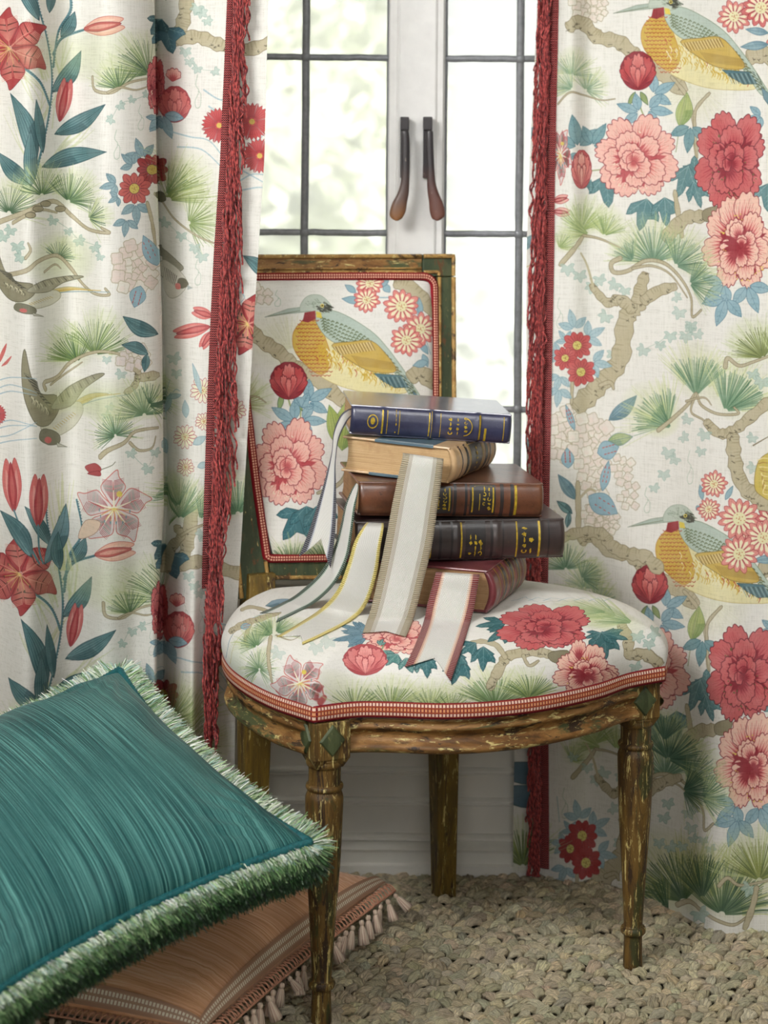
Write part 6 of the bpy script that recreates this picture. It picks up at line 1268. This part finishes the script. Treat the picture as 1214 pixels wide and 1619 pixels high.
# ================================================================ cushions
def strie(name,a,b_,c,scale=(1.,160,1),rough=.5,sheen=.3,sp=.4):
    m,n,b=newmat(name); tc=N(n,'ShaderNodeTexCoord'); mp=N(n,'ShaderNodeMapping'); mp.inputs['Scale'].default_value=scale; n.links.new(tc.outputs['UV'],mp.inputs['Vector'])
    f=noise(n,mp.outputs[0],1.,4,.75); mp2=N(n,'ShaderNodeMapping'); mp2.inputs['Scale'].default_value=(scale[0]*.6,scale[1]*.14,1); n.links.new(tc.outputs['UV'],mp2.inputs['Vector']); g=noise(n,mp2.outputs[0],1.,3,.6)
    s=math_(n,'ADD',math_(n,'MULTIPLY',f,.85),math_(n,'MULTIPLY',g,.15)); col=ramp(n,s,[(.36,a),(.50,b_),(.60,c)]); n.links.new(col,b.inputs['Base Color']); b.inputs['Roughness'].default_value=rough; b.inputs['Sheen Weight'].default_value=sheen; b.inputs['Specular IOR Level'].default_value=sp
    bump(n,b,f,.35,.0008); return m
def pillow(name_,C,H,Hb,pull,mat,root,n=61,wr=.0):
    """C: corners in order; param a runs 0->1, b 0->3"""
    C=[np.array(c,float) for c in C]; nrm=np.cross(C[1]-C[0],C[3]-C[0]); nrm/=np.linalg.norm(nrm); nrm*=np.sign(nrm[2]); a=np.linspace(-1,1,n); sg=np.sign(a)*(1-(1-abs(a))**1.5); A,B=np.meshgrid(sg,sg,indexing='ij')
    A2=A*(1-pull*(1-B**2)*abs(A)); B2=B*(1-pull*(1-A**2)*abs(B)); fa=((A2+1)/2)[...,None]; fb=((B2+1)/2)[...,None]
    base=(C[0]*(1-fa)+C[1]*fa)*(1-fb)+(C[3]*(1-fa)+C[2]*fa)*fb
    h=((1-A**2)*(1-B**2))**.42; R=np.random.RandomState(3)
    w_=wr*(np.sin(A*9+B*14)*np.exp(-((abs(A)-.85)/.15)**2)+np.sin(B*11-A*12)*np.exp(-((abs(B)-.85)/.15)**2))*(1-abs(A*B)*.3)*np.minimum(1,(1-np.maximum(abs(A),abs(B)))*9)
    # gather folds that run out of the corners
    for ca,cb in ((-1,-1),(1,-1),(1,1),(-1,1)):
        r=np.hypot(A-ca,B-cb); th=np.arctan2(B-cb,A-ca); w_+=wr*1.1*np.sin(th*26)*np.exp(-((r-.32)/.22)**2)*np.minimum(1,(1-np.maximum(abs(A),abs(B)))*7)
    top=base+nrm*(H*h+w_)[...,None]; bot=base-nrm*(Hb*h)[...,None]; uv=np.stack([(A+1)/2,(B+1)/2],-1)
    V=np.concatenate([top.reshape(-1,3),bot.reshape(-1,3)]); F=np.concatenate([gridf(n,n),gridf(n,n,off=n*n)[:,::-1]]); UV=np.concatenate([uv.reshape(-1,2)]*2)
    obj('cushion_cover',V,[F],mat,root,UV)
    edge=[base[i,0] for i in range(n)]+[base[-1,i] for i in range(1,n)]+[base[n-1-i,-1] for i in range(1,n)]+[base[0,n-1-i] for i in range(1,n-1)]
    return np.array(edge),nrm,base
def strands(root,edge,nrm,cen,layers,seed,rise=None):
    """brush fringe: short cut yarns standing out of the seam"""
    R=np.random.RandomState(seed); e=resample(edge,1600,True); t=np.roll(e,-1,0)-np.roll(e,1,0); t/=np.linalg.norm(t,axis=1)[:,None]; out=np.cross(t,nrm); out*=np.sign((out*(e-cen)).sum(1))[:,None]
    # soften directions round the corners
    for _ in range(30): out=(np.roll(out,1,0)+out+np.roll(out,-1,0))/3
    out/=np.linalg.norm(out,axis=1)[:,None]; V=[];C=[]
    for (cnt,up,L,tilt,cols,w) in layers:
        i=R.randint(1600,size=cnt); f=R.rand(cnt)[:,None]; p=e[i]*(1-f)+e[(i+1)%1600]*f+nrm*(up+.0022*R.randn(cnt))[:,None]
        wv=.10*np.sin(i*.11)+.07*np.sin(i*.043+1)
        lift_=.45*np.exp(-(np.linalg.norm(p-rise,axis=1)/.09)**2) if rise is not None else 0.
        d=out[i]+nrm*(tilt+lift_+.16*R.randn(cnt))[:,None]+t[i]*(.16*R.randn(cnt)+wv)[:,None]; d/=np.linalg.norm(d,axis=1)[:,None]; l=L*(1+.10*R.randn(cnt))[:,None]
        l=l*np.where(out[i][:,1:2]<-.25,.62 if up>-.002 else 1.,1.)*(1-.25*np.clip(np.asarray(lift_)[:,None] if rise is not None else 0,0,1)); mid=p+d*l*.55+nrm*(.0012*R.randn(cnt))[:,None]; tip=p+d*l-np.array([0,0,.0022]); sd=np.cross(d,R.randn(cnt,3)); sd/=np.linalg.norm(sd,axis=1)[:,None]; sd*=w
        V.append(np.stack([p-sd,p+sd,mid+sd,mid-sd,tip+sd*.7,tip-sd*.7],1)); c=np.array([srgb(x)[:3] for x in cols])[R.randint(len(cols),size=cnt)]*(1+.15*R.randn(cnt,1)); C.append(np.repeat(np.clip(c,0,1)[:,None],6,1))
    V=np.concatenate(V); C=np.concatenate(C); k=np.arange(len(V))[:,None]*6; F=np.concatenate([k+np.array([0,1,2,3]),k+np.array([3,2,4,5])]).astype(np.int32)
    return tag(obj('brush_fringe',V.reshape(-1,3),[F],M_yarn,root,col=C.reshape(-1,3)),kind='stuff')
M_yarn=tinted('silky_yarn',.45,.5,.2)
teal=thing('cushion','large teal ribbed silk cushion with green brush fringe, leaning at the front left','cushion',(-.41,2.8,.1),'floor cushions')
Cr,Ct,Cb=np.array([-.0846,2.78,.277]),np.array([-.371,3.168,.384]),np.array([-.462,2.45,.195]); Cl=Ct+Cb-Cr
M_teal=strie('teal_silk',(4,44,50),(20,90,90),(124,190,182),(1.6,620,1),.46,.06,.35)
edge,nrm,_=pillow('teal',[Ct,Cr,Cb,Cl],.084,.085,.112,M_teal,teal,71,.0022)
cen=(Cr+Cl)/2
# twisted piping cord
e=resample(edge,900,True); S,Fq=tubev(np.concatenate([e,e[:1]]),1.,10); ctr=np.concatenate([e,e[:1]])[:,None]; ph=np.arange(901)[:,None]*2.4/ (900/ (np.linalg.norm(np.diff(e,axis=0),axis=1).sum()/.0022))*1.0+np.arange(10)[None]*2*PI/10*2
S=ctr+(S-ctr)*(.0056*(1+.16*np.cos(ph)))[...,None]; S=S+nrm*.0045
grid('piping_cord',S,plain('teal_cord',(30,100,104),.45,.25,300,.2),teal,None,False,True)
LT=[(240,246,230),(222,236,208),(168,198,142),(250,252,244),(110,152,100),(170,204,196)]; MD=[(104,146,88),(70,112,62),(150,180,126),(60,96,56)]; DK=[(30,62,30),(40,78,36),(24,50,28),(52,90,42)]  # pale and green yarns; top strands also whitened to carry the key light
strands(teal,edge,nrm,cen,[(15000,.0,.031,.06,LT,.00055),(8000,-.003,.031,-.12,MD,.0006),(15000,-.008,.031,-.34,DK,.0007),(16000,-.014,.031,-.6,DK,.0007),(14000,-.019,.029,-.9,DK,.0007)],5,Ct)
# peach cushion lying on the carpet
peach=thing('cushion','peach ribbed cushion with tassel trim lying on the carpet under the teal one','cushion',(-.33,3.03,0),'floor cushions')
C1,C2,C3,C4=np.array([.010,3.262,.052]),np.array([-.216,2.752,.056]),np.array([-.66,2.90,.058]),np.array([-.45,3.16,.075])
M_peach=strie('peach_cotton',(204,138,94),(240,184,138),(250,208,170),(170,2.5,1),.7,.25,.25)
edge2,nrm2,base2=pillow('peach',[C1,C2,C3,C4],.078,.044,.035,M_peach,peach,61,.0012)
M_tbraid=gimp('taupe_braid',(186,146,120),(196,162,134),(246,236,214),.0052,2)
def sideband(pts,sgn,rows_,name,mat):
    pts=resample(pts,240); t=np.gradient(pts,axis=0); t/=np.linalg.norm(t,axis=1)[:,None]; out=np.cross(t,nrm2)*sgn; L=np.concatenate([[0],np.cumsum(np.linalg.norm(np.diff(pts,axis=0),axis=1))])
    hf=np.clip(1-np.linspace(-1,1,240)**2,0,1)[:,None]**.42; S=np.stack([pts+out*a+nrm2*(b_*hf+.002) for a,b_ in rows_],1); uv=np.stack(np.broadcast_arrays(L[:,None],np.linspace(0,1,len(rows_))[None]),-1); grid(name,S,mat,peach,uv); return pts,out,L
n2=61; eA=np.array([base2[i,0] for i in range(n2)]); eB=np.array([base2[-1,i] for i in range(n2)])
cen2=(C1+C3)/2
M_tas=tinted('tassel_thread',.6,.3,.2); M_pcord=plain('peach_cord',(214,156,126),.6,.12,200)
def tassel_mesh():
    R=np.random.RandomState(1); n=28; prof_=[(.0008,0),(.0030,-.0012),(.0036,-.004),(.0030,-.0064),(.0022,-.0072),(.0036,-.0095),(.0050,-.015),(.0062,-.022),(.0074,-.030),(.0060,-.0302),(.0002,-.0295)]
    a=np.linspace(0,2*PI,n,endpoint=False); S=[];C=[]
    for k,(r,z) in enumerate(prof_):
        rr=r*(1+(.10*np.cos(a*14)*(z<-.008))); zz_=z-(.0016*R.rand(n)*(k>=8)); S.append(np.stack([rr*np.cos(a),rr*np.sin(a),np.full(n,0.)+zz_],-1))
    cc=np.array([srgb((240,226,204))[:3],srgb((216,186,164))[:3],srgb((176,130,110))[:3]]); ci=np.array([0,1,0,2,0,1,1]*4)[:n]
    C=np.broadcast_to(cc[ci][None],(len(prof_),n,3)); return np.array(S),np.array(C)
TS,TC=tassel_mesh(); proto=None
def hang(pts,out,count,i0=0.,i1=1.):
    global proto
    R=np.random.RandomState(9)
    for k in range(count):
        q=pts[int((i0+(i1-i0)*(k+.5)/count)*239)]; o=out[int((i0+(i1-i0)*(k+.5)/count)*239)]; p=q+o*(.022+.003*R.rand())+nrm2*(-.008); ax=R.randn()*.12
        if proto is None:
            t_=obj('tassel',(TS[4:]+p).reshape(-1,3),[gridf(len(TS)-4,28,False,True)],M_tas,peach,col=TC[4:].reshape(-1,3)); hd=obj('tassel_head',(TS[:5]+p).reshape(-1,3),[gridf(5,28,False,True)],M_tas,t_,col=TC[:5].reshape(-1,3))
            org=np.mean(np.array([p]),0); base=ORG[peach.name]
            for o_ in (t_,hd):
                me=o_.data; co=np.empty(len(me.vertices)*3,np.float32); me.vertices.foreach_get('co',co); co=co.reshape(-1,3)-(p-base); me.vertices.foreach_set('co',co.ravel()); me.update()
            t_.location=p-base; proto=(t_,hd); cur=t_
        else:
            t_=proto[0].copy(); hd=proto[1].copy(); sc.collection.objects.link(t_); sc.collection.objects.link(hd); t_.parent=peach; hd.parent=t_; t_.location=p-ORG[peach.name]; cur=t_
        sw=.30+.15*R.randn(); cur.rotation_euler=(o[1]*sw+ax,-o[0]*sw,R.rand()*6); s=.95+.15*R.rand(); cur.scale=(s,s,s)
for pts,cnt in ((eA,25),(eB,20)):
    mid=pts[30]; t=pts[31]-pts[29]; sgn=np.sign(np.dot(np.cross(t,nrm2),mid-cen2))
    q,out,L=sideband(pts,sgn,[(-.0075,.0295),(-.0055,.0262),(-.003,.0205),(.0,.0145),(.0025,.009),(.0045,.004)],'tassel_braid',M_tbraid)
    # openwork loops under the braid
    VV=[];FF=[];o_=0
    for k in range(int(L[-1]/.009)):
        i=int((k+.5)*.009/L[-1]*239); j=min(239,i+3); a=q[i]+out[i]*.004; b_=q[j]+out[j]*.019-nrm2*.006; c=q[max(0,i-3)]+out[max(0,i-3)]*.019-nrm2*.006
        for g in (b_,c):
            S,Fq=tubev(crv([a,(a+g)/2+nrm2*.003,g],4),.0011,5); VV.append(S.reshape(-1,3)); FF.append(Fq+o_); o_+=S.shape[0]*5
    S,Fq=tubev(q+out*.0195-nrm2*.0065,.0015,6); VV.append(S.reshape(-1,3)); FF.append(Fq+o_)
    tag(obj('openwork_loops',np.concatenate(VV),[np.concatenate(FF)],M_pcord,peach),kind='stuff')
    hang(q,out,cnt)
